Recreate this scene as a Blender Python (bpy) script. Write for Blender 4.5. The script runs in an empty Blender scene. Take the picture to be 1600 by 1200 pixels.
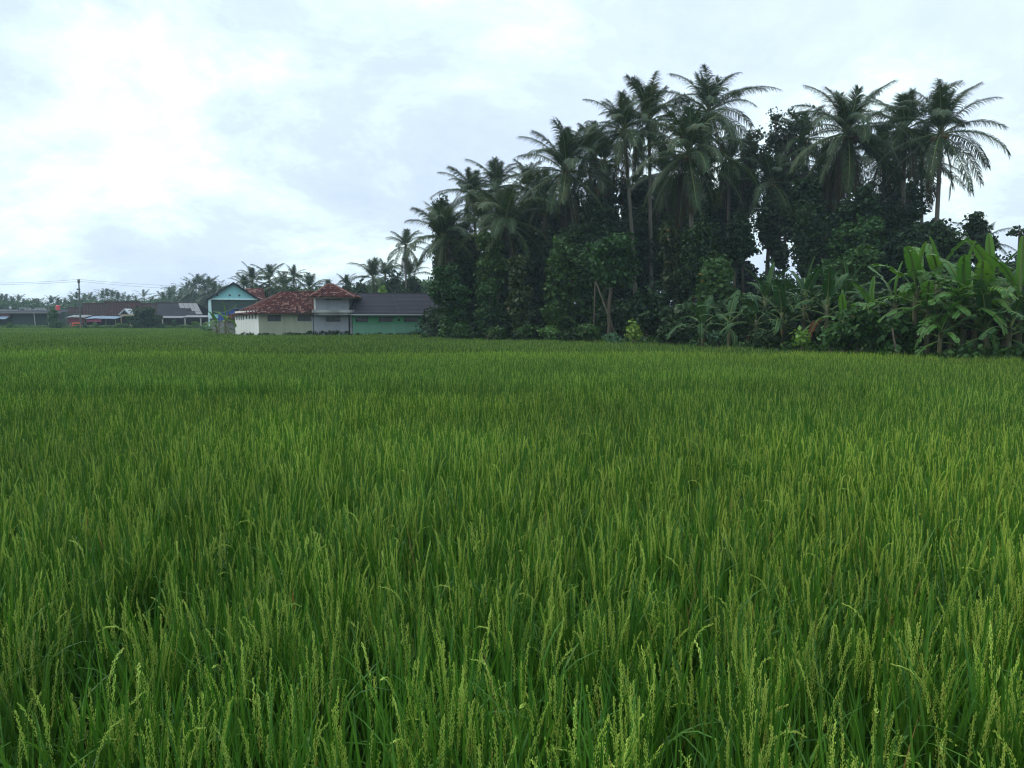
import bpy, math, random
import numpy as np
from mathutils import Vector, Matrix

R = math.radians
S = bpy.context.scene
C = S.collection

# ------------------------------------------------------------------ camera
F_PX = 1186.0                      # focal length in pixels of the 1600 px wide photograph
PITCH = math.atan(97.0 / F_PX)     # horizon sits 97 px above the picture centre
CAM_Z = 1.8
cam_d = bpy.data.cameras.new('camera')
cam = bpy.data.objects.new('camera', cam_d)
C.objects.link(cam)
cam.location = (0, 0, CAM_Z)
cam.rotation_euler = (R(90) - PITCH, 0, 0)
cam_d.sensor_width = 36.0
cam_d.lens = F_PX / 1600.0 * 36.0
cam_d.clip_start = 0.05
cam_d.clip_end = 5000
S.camera = cam

# ------------------------------------------------------------------ sky, sun, exposure
SUN_EL, SUN_AZ = R(46), math.atan2(-0.95, 0.30)     # to the left and a little ahead, behind thin cloud
SKY_STRENGTH = 0.1
world = bpy.data.worlds.new('World')
S.world = world
world.use_nodes = True
wn, wl = world.node_tree.nodes, world.node_tree.links
wn.clear()
w_out = wn.new('ShaderNodeOutputWorld')
w_bg = wn.new('ShaderNodeBackground')
w_bg.inputs['Strength'].default_value = SKY_STRENGTH
w_sky = wn.new('ShaderNodeTexSky')
w_sky.sky_type = 'NISHITA'
w_sky.sun_disc = False
w_sky.sun_elevation = SUN_EL
w_sky.sun_rotation = SUN_AZ
w_tc = wn.new('ShaderNodeTexCoord')
w_sep = wn.new('ShaderNodeSeparateXYZ')
wl.new(w_tc.outputs['Generated'], w_sep.inputs[0])


def wmath(op, a, b=None):
    n = wn.new('ShaderNodeMath')
    n.operation = op
    for i, v in enumerate((a, b)):
        if v is None:
            continue
        if isinstance(v, (int, float)):
            n.inputs[i].default_value = v
        else:
            wl.new(v, n.inputs[i])
    return n.outputs[0]


# a flat cloud layer: direction divided by its height, so that clouds shrink towards the horizon
w_up = wmath('MAXIMUM', w_sep.outputs['Z'], 0.0)
w_den = wmath('ADD', w_up, 0.42)
w_x = wmath('DIVIDE', w_sep.outputs['X'], w_den)
w_y = wmath('DIVIDE', w_sep.outputs['Y'], w_den)
w_comb = wn.new('ShaderNodeCombineXYZ')
wl.new(w_x, w_comb.inputs[0])
wl.new(w_y, w_comb.inputs[1])


def wnoise(scale, detail, rough, off, dist=0.0):
    m = wn.new('ShaderNodeMapping')
    m.inputs['Location'].default_value = off
    wl.new(w_comb.outputs[0], m.inputs['Vector'])
    n = wn.new('ShaderNodeTexNoise')
    n.inputs['Scale'].default_value = scale
    n.inputs['Detail'].default_value = detail
    n.inputs['Roughness'].default_value = rough
    n.inputs['Distortion'].default_value = dist
    wl.new(m.outputs[0], n.inputs['Vector'])
    return n.outputs['Fac']


def wramp(fac, stops):
    r = wn.new('ShaderNodeValToRGB')
    e = r.color_ramp.elements
    e[0].position, e[0].color = stops[0]
    e[1].position, e[1].color = stops[-1]
    for p, c in stops[1:-1]:
        k = e.new(p)
        k.color = c
    wl.new(fac, r.inputs[0])
    return r.outputs[0]


def wmix(fac, a, b):
    n = wn.new('ShaderNodeMix')
    n.data_type = 'RGBA'
    for s, v in ((n.inputs[0], fac), (n.inputs[6], a), (n.inputs[7], b)):
        if isinstance(v, (int, float)):
            s.default_value = v
        elif isinstance(v, tuple):
            s.default_value = v
        else:
            wl.new(v, s)
    return n.outputs[2]


cl_fac = wnoise(2.1, 10, 0.63, (2.3, 0.7, 0), 0.25)
cl_col = wramp(cl_fac, [(0.37, (0.71, 0.85, 1.06, 1)), (0.47, (0.77, 0.92, 1.08, 1)), (0.53, (0.88, 1.06, 1.15, 1)), (0.60, (1.06, 1.25, 1.25, 1))])
cl_big = wn.new('ShaderNodeVectorMath')
cl_big.operation = 'SCALE'
cl_big.inputs['Scale'].default_value = 10.0
wl.new(cl_col, cl_big.inputs[0])
cover = wramp(wnoise(0.6, 4, 0.5, (7.1, 3.2, 0), 0.2), [(0.30, (0.74, 0.74, 0.74, 1)), (0.52, (1, 1, 1, 1))])
sky_mix = wmix(cover, w_sky.outputs[0], cl_big.outputs[0])
# an overcast sky is brighter overhead than at the horizon
w_over = wmath('ADD', wmath('MULTIPLY', wmath('MULTIPLY', w_up, w_up), 1.05), 1.0)
w_fin = wn.new('ShaderNodeVectorMath')
w_fin.operation = 'SCALE'
wl.new(sky_mix, w_fin.inputs[0])
wl.new(w_over, w_fin.inputs['Scale'])
wl.new(w_fin.outputs[0], w_bg.inputs['Color'])
wl.new(w_bg.outputs[0], w_out.inputs['Surface'])
world.cycles.sampling_method = 'AUTOMATIC'

sun_d = bpy.data.lights.new('sun', 'SUN')
sun_d.energy = 1.3
sun_d.angle = R(14)
sun_d.color = (1.0, 0.96, 0.90)
sun = bpy.data.objects.new('sun', sun_d)
C.objects.link(sun)
sun.location = (-80, 30, 90)
sd = Vector((math.sin(SUN_AZ) * math.cos(SUN_EL), math.cos(SUN_AZ) * math.cos(SUN_EL), math.sin(SUN_EL)))
sun.rotation_euler = sd.to_track_quat('Z', 'Y').to_euler()

vs = S.view_settings
vs.view_transform = 'Standard'
vs.look = 'None'
vs.gamma = 1.0
vs.use_curve_mapping = False
vs.exposure = 0.0
cy = S.cycles
cy.max_bounces = 6
cy.diffuse_bounces = 3
cy.glossy_bounces = 2
cy.transmission_bounces = 4
cy.volume_bounces = 1
cy.transparent_max_bounces = 6
cy.use_denoising = True
cy.filter_width = 1.2
cy.caustics_reflective = False
cy.caustics_refractive = False


# ------------------------------------------------------------------ helpers
def P(px, py, D):
    """world point seen at pixel (px, py) of the photograph, D metres ahead of the camera"""
    x, y = (px - 800) / F_PX, (600 - py) / F_PX
    cp, sp = math.cos(PITCH), math.sin(PITCH)
    d = Vector((x, cp + y * sp, -sp + y * cp))
    d *= D / d.y
    return Vector((d.x, D, CAM_Z + d.z))


def X(px, D):
    return P(px, 503, D).x


def Z(py, D):
    return P(800, py, D).z


def tag(o, label=None, cat=None, group=None, kind=None):
    if label:
        o['label'] = label
    if cat:
        o['category'] = cat
    if group:
        o['group'] = group
    if kind:
        o['kind'] = kind
    return o


def empty(name, loc, label, cat, group=None, rz=0.0):
    o = bpy.data.objects.new(name, None)
    C.objects.link(o)
    o.location = loc
    o.rotation_euler = (0, 0, rz)
    o.empty_display_size = 0.3
    return tag(o, label, cat, group)


def link(name, me, parent=None, loc=(0, 0, 0), rot=(0, 0, 0), scale=None, mat=None, kind=None):
    o = bpy.data.objects.new(name, me)
    C.objects.link(o)
    o.parent = parent
    o.location = loc
    o.rotation_euler = rot
    if scale is not None:
        o.scale = (scale,) * 3 if isinstance(scale, (int, float)) else scale
    if mat is not None:
        o.material_slots[0].link = 'OBJECT'
        o.material_slots[0].material = mat
    if kind:
        o['kind'] = kind
    return o


class MB:
    """collects boxes, tubes, polygons for ONE mesh"""

    def __init__(self):
        self.v, self.f, self.m = [], [], []

    def poly(self, pts, m=0):
        b = len(self.v)
        self.v += [tuple(p) for p in pts]
        self.f.append(tuple(range(b, b + len(pts))))
        self.m.append(m)

    def hexa(self, p, m=0):
        b = len(self.v)
        self.v += [tuple(q) for q in p]
        for f in ((0, 3, 2, 1), (4, 5, 6, 7), (0, 1, 5, 4), (1, 2, 6, 5), (2, 3, 7, 6), (3, 0, 4, 7)):
            self.f.append(tuple(b + i for i in f))
            self.m.append(m)

    def box(self, x0, x1, y0, y1, z0, z1, m=0):
        self.hexa([(x0, y0, z0), (x1, y0, z0), (x1, y1, z0), (x0, y1, z0), (x0, y0, z1), (x1, y0, z1), (x1, y1, z1), (x0, y1, z1)], m)

    def slab(self, quad, t, m=0):
        """a plate of thickness t under the quad"""
        q = [Vector(p) for p in quad]
        n = (q[1] - q[0]).cross(q[3] - q[0]).normalized()
        if n.z < 0:
            n = -n
            q = [q[0], q[3], q[2], q[1]]
        self.hexa([p - n * t for p in q] + q, m)

    def tube(self, pts, rad, n=6, m=0, cap=True):
        pts = [Vector(p) for p in pts]
        rad = rad if isinstance(rad, (list, tuple)) else [rad] * len(pts)
        b = len(self.v)
        for i, p in enumerate(pts):
            t = (pts[min(i + 1, len(pts) - 1)] - pts[max(i - 1, 0)])
            t = t.normalized() if t.length > 1e-9 else Vector((0, 0, 1))
            a = t.cross(Vector((0, 1, 0)) if abs(t.y) < 0.9 else Vector((1, 0, 0))).normalized()
            c = t.cross(a)
            for k in range(n):
                q = 2 * math.pi * k / n
                self.v.append(tuple(p + (a * math.cos(q) + c * math.sin(q)) * rad[i]))
        for i in range(len(pts) - 1):
            for k in range(n):
                k2 = (k + 1) % n
                self.f.append((b + i * n + k, b + i * n + k2, b + (i + 1) * n + k2, b + (i + 1) * n + k))
                self.m.append(m)
        if cap:
            self.f.append(tuple(b + k for k in range(n))[::-1])
            self.f.append(tuple(b + (len(pts) - 1) * n + k for k in range(n)))
            self.m += [m, m]

    def mesh(self, name, mats, smooth=False):
        me = bpy.data.meshes.new(name)
        me.from_pydata(self.v, [], self.f)
        for m in (mats if isinstance(mats, (list, tuple)) else [mats]):
            me.materials.append(m)
        me.polygons.foreach_set('material_index', self.m)
        if smooth:
            me.polygons.foreach_set('use_smooth', [True] * len(self.f))
        me.update()
        return me

    def build(self, name, mats, parent=None, smooth=False, **k):
        return link(name, self.mesh(name, mats, smooth), parent, **k)


def quads_mesh(name, V, mats, extra=None):
    """V: (n,4,3) loose quads; extra: an MB appended with material slot 1"""
    n = len(V)
    v = np.asarray(V, dtype=np.float32).reshape(-1, 3)
    me = bpy.data.meshes.new(name)
    ev, ef = (extra.v, extra.f) if extra else ([], [])
    if ev:
        v = np.concatenate([v, np.asarray(ev, dtype=np.float32)])
    me.vertices.add(len(v))
    me.vertices.foreach_set('co', v.ravel())
    loops = np.arange(4 * n, dtype=np.int32)
    starts = np.arange(n, dtype=np.int32) * 4
    mi = np.zeros(n, dtype=np.int32)
    if ef:
        el = np.concatenate([np.asarray(f, dtype=np.int32) + 4 * n for f in ef])
        es = np.cumsum([0] + [len(f) for f in ef])[:-1].astype(np.int32) + 4 * n
        loops, starts = np.concatenate([loops, el]), np.concatenate([starts, es])
        mi = np.concatenate([mi, np.ones(len(ef), dtype=np.int32)])
    me.loops.add(len(loops))
    me.loops.foreach_set('vertex_index', loops.astype(np.int32))
    me.polygons.add(len(starts))
    me.polygons.foreach_set('loop_start', starts.astype(np.int32))
    for m in mats:
        me.materials.append(m)
    me.polygons.foreach_set('material_index', mi)
    me.update(calc_edges=True)
    return me


# ------------------------------------------------------------------ materials
def new_mat(name):
    m = bpy.data.materials.new(name)
    m.use_nodes = True
    nt = m.node_tree
    nt.nodes.clear()
    out = nt.nodes.new('ShaderNodeOutputMaterial')
    return m, nt, out


def mixc(nt, fac, a, b, mode='MIX'):
    n = nt.nodes.new('ShaderNodeMix')
    n.data_type = 'RGBA'
    n.blend_type = mode
    for s, v in ((n.inputs[0], fac), (n.inputs[6], a), (n.inputs[7], b)):
        if isinstance(v, (int, float)):
            s.default_value = v
        elif isinstance(v, tuple):
            s.default_value = v if len(v) == 4 else (*v, 1)
        else:
            nt.links.new(v, s)
    return n.outputs[2]


def nmath(nt, op, a, b=0.0, clamp=False):
    n = nt.nodes.new('ShaderNodeMath')
    n.operation = op
    n.use_clamp = clamp
    for i, v in enumerate((a, b)):
        if isinstance(v, (int, float)):
            n.inputs[i].default_value = v
        else:
            nt.links.new(v, n.inputs[i])
    return n.outputs[0]


def noise(nt, scale, detail=4, rough=0.55, coord='Object', sc=(1, 1, 1)):
    tc = nt.nodes.new('ShaderNodeTexCoord')
    mp = nt.nodes.new('ShaderNodeMapping')
    mp.inputs['Scale'].default_value = sc
    nt.links.new(tc.outputs[coord], mp.inputs[0])
    n = nt.nodes.new('ShaderNodeTexNoise')
    n.inputs['Scale'].default_value = scale
    n.inputs['Detail'].default_value = detail
    n.inputs['Roughness'].default_value = rough
    nt.links.new(mp.outputs[0], n.inputs['Vector'])
    return n.outputs['Fac']


def ramp(nt, fac, stops):
    r = nt.nodes.new('ShaderNodeValToRGB')
    e = r.color_ramp.elements
    e[0].position, e[0].color = stops[0][0], (*stops[0][1], 1)
    e[1].position, e[1].color = stops[-1][0], (*stops[-1][1], 1)
    for p, c in stops[1:-1]:
        k = e.new(p)
        k.color = (*c, 1)
    nt.links.new(fac, r.inputs[0])
    return r.outputs[0]


def leaf_mat(name, a, b, dead=None, dead_share=0.0, trans=0.3, rough=0.5, spec=0.3, tint=False, objvar=0.0):
    """leaf: colour varies leaf by leaf between a and b, some leaves are withered; light passes through"""
    m, nt, out = new_mat(name)
    g = nt.nodes.new('ShaderNodeNewGeometry')
    rnd = g.outputs['Random Per Island']
    col = mixc(nt, rnd, a, b)
    if dead:
        r2 = nmath(nt, 'FRACT', nmath(nt, 'MULTIPLY', rnd, 37.31))
        col = mixc(nt, nmath(nt, 'LESS_THAN', r2, dead_share), col, dead)
    if tint:
        at = nt.nodes.new('ShaderNodeAttribute')
        at.attribute_type = 'INSTANCER'
        at.attribute_name = 'tint'
        ay = nt.nodes.new('ShaderNodeAttribute')
        ay.attribute_type = 'INSTANCER'
        ay.attribute_name = 'yellow'
        col = mixc(nt, ay.outputs['Fac'], col, mixc(nt, 1.0, col, (1.40, 1.14, 0.78), 'MULTIPLY'))
        h = nt.nodes.new('ShaderNodeHueSaturation')
        nt.links.new(at.outputs['Fac'], h.inputs['Value'])
        nt.links.new(col, h.inputs['Color'])
        col = h.outputs[0]
    if objvar:
        oi = nt.nodes.new('ShaderNodeObjectInfo')
        h = nt.nodes.new('ShaderNodeHueSaturation')
        nt.links.new(nmath(nt, 'ADD', nmath(nt, 'MULTIPLY', oi.outputs['Random'], objvar), 1 - objvar / 2), h.inputs['Value'])
        nt.links.new(nmath(nt, 'ADD', nmath(nt, 'MULTIPLY', oi.outputs['Random'], -0.03), 0.515), h.inputs['Hue'])
        nt.links.new(col, h.inputs['Color'])
        col = h.outputs[0]
    p = nt.nodes.new('ShaderNodeBsdfPrincipled')
    p.inputs['Roughness'].default_value = rough
    p.inputs['Specular IOR Level'].default_value = spec
    nt.links.new(col, p.inputs['Base Color'])
    t = nt.nodes.new('ShaderNodeBsdfTranslucent')
    nt.links.new(mixc(nt, 1.0, col, (1.25, 1.2, 0.6), 'MULTIPLY'), t.inputs['Color'])
    mx = nt.nodes.new('ShaderNodeMixShader')
    mx.inputs[0].default_value = trans
    nt.links.new(p.outputs[0], mx.inputs[1])
    nt.links.new(t.outputs[0], mx.inputs[2])
    nt.links.new(mx.outputs[0], out.inputs['Surface'])
    return m


def surf_mat(name, a, b, scale=3.0, rough=0.8, spec=0.25, bump=0.0, bscale=20.0, dirt=None, dirt_amt=0.5, streak=False, metallic=0.0, island=0.0):
    """matt surface mottled between a and b, with optional dirt stains or rain streaks and fine relief"""
    m, nt, out = new_mat(name)
    col = mixc(nt, noise(nt, scale), a, b)
    if dirt:
        f = noise(nt, 1.6 if streak else scale * 0.5, 6, 0.65, sc=(3, 3, 0.35) if streak else (1, 1, 1))
        col = mixc(nt, nmath(nt, 'MULTIPLY', nmath(nt, 'MULTIPLY', nmath(nt, 'SUBTRACT', f, 0.42), 4.0, True), dirt_amt), col, dirt)
    if island:
        g = nt.nodes.new('ShaderNodeNewGeometry')
        h = nt.nodes.new('ShaderNodeHueSaturation')
        nt.links.new(nmath(nt, 'ADD', nmath(nt, 'MULTIPLY', g.outputs['Random Per Island'], island), 1 - island / 2), h.inputs['Value'])
        nt.links.new(col, h.inputs['Color'])
        col = h.outputs[0]
    p = nt.nodes.new('ShaderNodeBsdfPrincipled')
    p.inputs['Roughness'].default_value = rough
    p.inputs['Specular IOR Level'].default_value = spec
    p.inputs['Metallic'].default_value = metallic
    nt.links.new(col, p.inputs['Base Color'])
    if bump:
        bn = nt.nodes.new('ShaderNodeBump')
        bn.inputs['Strength'].default_value = bump
        bn.inputs['Distance'].default_value = 0.02
        nt.links.new(noise(nt, bscale, 5, 0.6), bn.inputs['Height'])
        nt.links.new(bn.outputs[0], p.inputs['Normal'])
    nt.links.new(p.outputs[0], out.inputs['Surface'])
    return m


M = {}
M['mud'] = surf_mat('mud', (0.035, 0.030, 0.018), (0.075, 0.060, 0.035), 2.5, 0.7, 0.3, 0.6, 14, dirt=(0.03, 0.045, 0.018), dirt_amt=0.5)
M['earth'] = surf_mat('earth', (0.05, 0.055, 0.022), (0.09, 0.085, 0.04), 2.0, 0.9, 0.1, 0.6, 10)
M['rice_leaf'] = leaf_mat('rice_leaf', (0.020, 0.080, 0.011), (0.060, 0.155, 0.018), dead=(0.15, 0.10, 0.035), dead_share=0.005, trans=0.33, rough=0.45, spec=0.22, tint=True)
M['rice_grain'] = leaf_mat('rice_grain', (0.21, 0.335, 0.05), (0.37, 0.475, 0.10), dead=(0.30, 0.24, 0.07), dead_share=0.05, trans=0.25, rough=0.6, spec=0.2, tint=True)
M['weed_grain'] = leaf_mat('weed_grain', (0.26, 0.38, 0.15), (0.40, 0.50, 0.24), trans=0.3, rough=0.6, spec=0.2)
M['weed_leaf'] = leaf_mat('weed_leaf', (0.05, 0.15, 0.06), (0.09, 0.20, 0.09), trans=0.35, rough=0.45)
M['pale_leaf'] = leaf_mat('pale_leaf', (0.45, 0.50, 0.42), (0.5, 0.55, 0.47), trans=0.2, rough=0.5)
M['dry_leaf'] = leaf_mat('dry_leaf', (0.22, 0.10, 0.03), (0.34, 0.17, 0.05), trans=0.3, rough=0.7)
M['frond'] = leaf_mat('frond', (0.013, 0.038, 0.010), (0.032, 0.067, 0.016), dead=(0.09, 0.06, 0.02), dead_share=0.05, trans=0.20, rough=0.5, spec=0.28, objvar=0.35)
M['frond_pale'] = leaf_mat('frond_pale', (0.026, 0.057, 0.015), (0.050, 0.084, 0.024), dead=(0.14, 0.09, 0.03), dead_share=0.10, trans=0.20, rough=0.5, spec=0.28, objvar=0.3)
M['frond_dead'] = leaf_mat('frond_dead', (0.035, 0.030, 0.018), (0.065, 0.052, 0.03), trans=0.15, rough=0.8, spec=0.1)
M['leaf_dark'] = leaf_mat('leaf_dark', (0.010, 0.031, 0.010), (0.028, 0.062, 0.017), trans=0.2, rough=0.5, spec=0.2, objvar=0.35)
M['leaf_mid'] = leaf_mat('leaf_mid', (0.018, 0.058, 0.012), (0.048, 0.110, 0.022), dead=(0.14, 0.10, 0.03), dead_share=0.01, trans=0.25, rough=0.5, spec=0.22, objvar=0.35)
M['leaf_olive'] = leaf_mat('leaf_olive', (0.026, 0.044, 0.012), (0.056, 0.080, 0.020), dead=(0.12, 0.08, 0.03), dead_share=0.03, trans=0.22, rough=0.5, spec=0.22, objvar=0.35)
M['leaf_light'] = leaf_mat('leaf_light', (0.045, 0.115, 0.022), (0.095, 0.19, 0.035), trans=0.3, rough=0.5, objvar=0.3)
M['leaf_lime'] = leaf_mat('leaf_lime', (0.10, 0.20, 0.025), (0.17, 0.28, 0.04), trans=0.3, rough=0.5, objvar=0.2)
M['leaf_blue'] = leaf_mat('leaf_blue', (0.045, 0.115, 0.06), (0.08, 0.17, 0.085), trans=0.25, rough=0.5, objvar=0.2)
M['banana_leaf'] = leaf_mat('banana_leaf', (0.050, 0.140, 0.020), (0.085, 0.200, 0.030), dead=(0.085, 0.038, 0.015), dead_share=0.025, trans=0.35, rough=0.42, spec=0.3, objvar=0.4)
M['banana_deep'] = leaf_mat('banana_deep', (0.016, 0.056, 0.018), (0.032, 0.084, 0.025), dead=(0.10, 0.06, 0.025), dead_share=0.05, trans=0.25, rough=0.55, spec=0.15, objvar=0.4)
M['banana_dead'] = leaf_mat('banana_dead', (0.085, 0.030, 0.014), (0.15, 0.060, 0.026), trans=0.2, rough=0.8, spec=0.1)
M['midrib'] = surf_mat('midrib', (0.085, 0.125, 0.030), (0.12, 0.165, 0.045), 5, 0.6)
M['banana_stem'] = surf_mat('banana_stem', (0.07, 0.09, 0.035), (0.14, 0.12, 0.06), 3, 0.7, 0.3, 0.4, 10, dirt=(0.07, 0.045, 0.025), dirt_amt=0.7, streak=True)
M['palm_trunk'] = surf_mat('palm_trunk', (0.095, 0.085, 0.068), (0.16, 0.145, 0.12), 2.5, 0.9, 0.1, 0.6, 9, dirt=(0.06, 0.06, 0.045), dirt_amt=0.5)
M['bark'] = surf_mat('bark', (0.055, 0.045, 0.032), (0.11, 0.095, 0.07), 3, 0.9, 0.1, 0.7, 14)
M['bark_pale'] = surf_mat('bark_pale', (0.20, 0.18, 0.13), (0.30, 0.27, 0.21), 3, 0.9, 0.1, 0.5, 14)
M['coconut'] = surf_mat('coconut', (0.10, 0.085, 0.025), (0.17, 0.11, 0.04), 4, 0.6)
M['cream_wall_shaded'] = surf_mat('cream_wall_shaded', (0.28, 0.30, 0.22), (0.33, 0.345, 0.26), 0.8, 0.85, 0.2, 0.15, 30, dirt=(0.20, 0.22, 0.16), dirt_amt=0.4, streak=True)  # cream plaster darkened: the shading of the front is put into the colour
M['wall_lit_side'] = surf_mat('wall_lit_side', (0.74, 0.74, 0.68), (0.80, 0.79, 0.73), 0.8, 0.85, 0.2, 0.15, 30, dirt=(0.5, 0.5, 0.44), dirt_amt=0.4, streak=True)  # paler plaster for left-facing walls, the light on them put into the colour
M['grey_wall'] = surf_mat('grey_wall', (0.26, 0.28, 0.31), (0.32, 0.34, 0.365), 0.8, 0.85, 0.2, 0.15, 30, dirt=(0.24, 0.25, 0.25), dirt_amt=0.6, streak=True)
M['concrete'] = surf_mat('concrete', (0.30, 0.31, 0.31), (0.44, 0.44, 0.43), 2.0, 0.9, 0.2, 0.3, 20, dirt=(0.09, 0.09, 0.09), dirt_amt=0.9)
M['green_wall'] = surf_mat('green_wall', (0.085, 0.32, 0.16), (0.11, 0.37, 0.19), 0.8, 0.8, 0.25, 0.15, 30, dirt=(0.10, 0.26, 0.16), dirt_amt=0.4, streak=True)
M['green_wall_faded'] = surf_mat('green_wall_faded', (0.14, 0.32, 0.21), (0.18, 0.36, 0.25), 0.7, 0.85, 0.2, 0.15, 30, dirt=(0.13, 0.29, 0.19), dirt_amt=0.5, streak=True)
M['teal_wall'] = surf_mat('teal_wall', (0.24, 0.52, 0.54), (0.28, 0.58, 0.60), 0.8, 0.8, 0.25, 0.1, 30, dirt=(0.22, 0.42, 0.43), dirt_amt=0.4, streak=True)
M['pale_teal'] = surf_mat('pale_teal', (0.55, 0.74, 0.76), (0.62, 0.80, 0.81), 0.8, 0.8, 0.25, dirt=(0.36, 0.5, 0.5), dirt_amt=0.4, streak=True)
M['tile_red'] = surf_mat('tile_red', (0.044, 0.011, 0.010), (0.092, 0.022, 0.018), 1.2, 0.85, 0.06, 0.3, 20, dirt=(0.035, 0.018, 0.016), dirt_amt=0.7, island=0.5)
M['tile_pale'] = surf_mat('tile_pale', (0.13, 0.064, 0.052), (0.20, 0.112, 0.095), 2.0, 0.85, 0.06, 0.3, 20, island=0.4)
M['tile_dark'] = surf_mat('tile_dark', (0.022, 0.013, 0.014), (0.045, 0.022, 0.022), 1.2, 0.85, 0.06, 0.3, 20, island=0.5)
M['tile_brown'] = surf_mat('tile_brown', (0.020, 0.013, 0.014), (0.036, 0.021, 0.021), 0.6, 0.85, 0.06, 0.3, 10, island=0.3)
M['shingle_grey'] = surf_mat('shingle_grey', (0.028, 0.026, 0.034), (0.044, 0.041, 0.051), 0.9, 0.85, 0.06, 0.3, 12, dirt=(0.03, 0.03, 0.033), dirt_amt=0.5, island=0.18)
M['roof_slate'] = surf_mat('roof_slate', (0.026, 0.027, 0.035), (0.038, 0.039, 0.048), 0.8, 0.85, 0.06, 0.2, 10)
M['zinc'] = surf_mat('zinc', (0.13, 0.135, 0.145), (0.20, 0.20, 0.205), 0.8, 0.6, 0.4, dirt=(0.15, 0.13, 0.125), dirt_amt=0.6)
M['gutter'] = surf_mat('gutter', (0.28, 0.29, 0.30), (0.36, 0.37, 0.38), 1.5, 0.7)
M['dark_glass'] = surf_mat('dark_glass', (0.018, 0.022, 0.026), (0.03, 0.034, 0.038), 1.0, 0.3, 0.5)
M['dark_frame'] = surf_mat('dark_frame', (0.05, 0.055, 0.055), (0.08, 0.08, 0.08), 2.0, 0.7)
M['screen_green'] = surf_mat('screen_green', (0.032, 0.062, 0.056), (0.046, 0.080, 0.07), 0.5, 0.7, 0.3)
M['shed_green'] = surf_mat('shed_green', (0.022, 0.042, 0.036), (0.034, 0.056, 0.046), 0.5, 0.8, 0.2)
M['interior_shade'] = surf_mat('interior_shade', (0.022, 0.024, 0.026), (0.035, 0.035, 0.036), 1.0, 0.9, 0.1)  # near-black colour stands in for the shade inside open fronts
M['blue_tarp'] = surf_mat('blue_tarp', (0.02, 0.06, 0.26), (0.03, 0.08, 0.32), 1.5, 0.5, 0.4)
M['red_paint'] = surf_mat('red_paint', (0.55, 0.05, 0.06), (0.62, 0.07, 0.08), 1.5, 0.5, 0.4)
M['red_banner'] = surf_mat('red_banner', (0.12, 0.03, 0.04), (0.18, 0.05, 0.06), 1.2, 0.8, 0.2, dirt=(0.12, 0.05, 0.055), dirt_amt=0.6)
M['pink_banner'] = surf_mat('pink_banner', (0.30, 0.05, 0.10), (0.36, 0.075, 0.13), 1.2, 0.8, 0.2, dirt=(0.16, 0.05, 0.07), dirt_amt=0.6)
M['orange_paint'] = surf_mat('orange_paint', (0.50, 0.10, 0.05), (0.58, 0.14, 0.07), 1.5, 0.7)
M['pale_blue'] = surf_mat('pale_blue', (0.13, 0.18, 0.25), (0.18, 0.24, 0.31), 1.2, 0.7)
M['white_paint'] = surf_mat('white_paint', (0.40, 0.42, 0.43), (0.5, 0.51, 0.51), 1.0, 0.7)
M['sand_wall'] = surf_mat('sand_wall', (0.42, 0.34, 0.19), (0.5, 0.41, 0.25), 0.8, 0.85, 0.2)
M['brick_grey'] = surf_mat('brick_grey', (0.16, 0.16, 0.15), (0.25, 0.245, 0.235), 2.5, 0.9, 0.2, 0.4, 20)
M['pole'] = surf_mat('pole', (0.065, 0.07, 0.065), (0.11, 0.115, 0.105), 2.0, 0.9)
M['wire'] = surf_mat('wire', (0.09, 0.10, 0.11), (0.12, 0.13, 0.14), 2.0, 0.6)
M['timber'] = surf_mat('timber', (0.10, 0.085, 0.06), (0.17, 0.145, 0.105), 3.0, 0.85)
M['pale_timber'] = surf_mat('pale_timber', (0.36, 0.36, 0.30), (0.46, 0.46, 0.39), 3.0, 0.85)

# ------------------------------------------------------------------ ground, bunds
ROT = {}


def val_noise(seed, scale):
    g = np.random.default_rng(seed).random((64, 64))

    def f(x, y):
        u, v = np.asarray(x) / scale + 17.3, np.asarray(y) / scale + 9.1
        i, j = np.floor(u).astype(int), np.floor(v).astype(int)
        a, b = u - i, v - j
        a, b = a * a * (3 - 2 * a), b * b * (3 - 2 * b)
        g_ = lambda p, q: g[p % 64, q % 64]
        return (g_(i, j) * (1 - a) + g_(i + 1, j) * a) * (1 - b) + (g_(i, j + 1) * (1 - a) + g_(i + 1, j + 1) * a) * b
    return f


mb = MB()
xs = [-800, -300, -150, -80, -40, -20, -10, -5, 0, 5, 10, 20, 40, 80, 150, 300, 800]
ys = [-800, -200, -60, -20, -5, 0, 3, 6, 12, 25, 50, 80, 110, 150, 220, 400, 800]
for i in range(len(xs) - 1):
    for j in range(len(ys) - 1):
        mb.poly([(xs[i], ys[j], 0), (xs[i + 1], ys[j], 0), (xs[i + 1], ys[j + 1], 0), (xs[i], ys[j + 1], 0)])
tag(mb.build('ground', M['mud']), kind='structure')


def bund_y(k, x):
    return (11.7 - 0.012 * x + 0.10 * np.sin(x * 0.45)) if k == 0 else (25.2 - 0.028 * x + 0.15 * np.sin(x * 0.3 + 1))


for k, (x0, x1, h) in enumerate(((-14, 16, 0.16), (-34, 17, 0.26))):
    mb = MB()
    n = 40
    prof = [(-0.30, -0.02), (-0.16, h * 0.85), (0.0, h), (0.16, h * 0.85), (0.30, -0.02)]
    for i in range(n):
        xa, xb = x0 + (x1 - x0) * i / n, x0 + (x1 - x0) * (i + 1) / n
        for (ya, za), (yb, zb) in zip(prof[:-1], prof[1:]):
            mb.poly([(xa, bund_y(k, xa) + ya, za), (xb, bund_y(k, xb) + ya, za), (xb, bund_y(k, xb) + yb, zb), (xa, bund_y(k, xa) + yb, zb)])
    tag(mb.build('bund', M['earth'], smooth=True), kind='structure')


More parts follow.
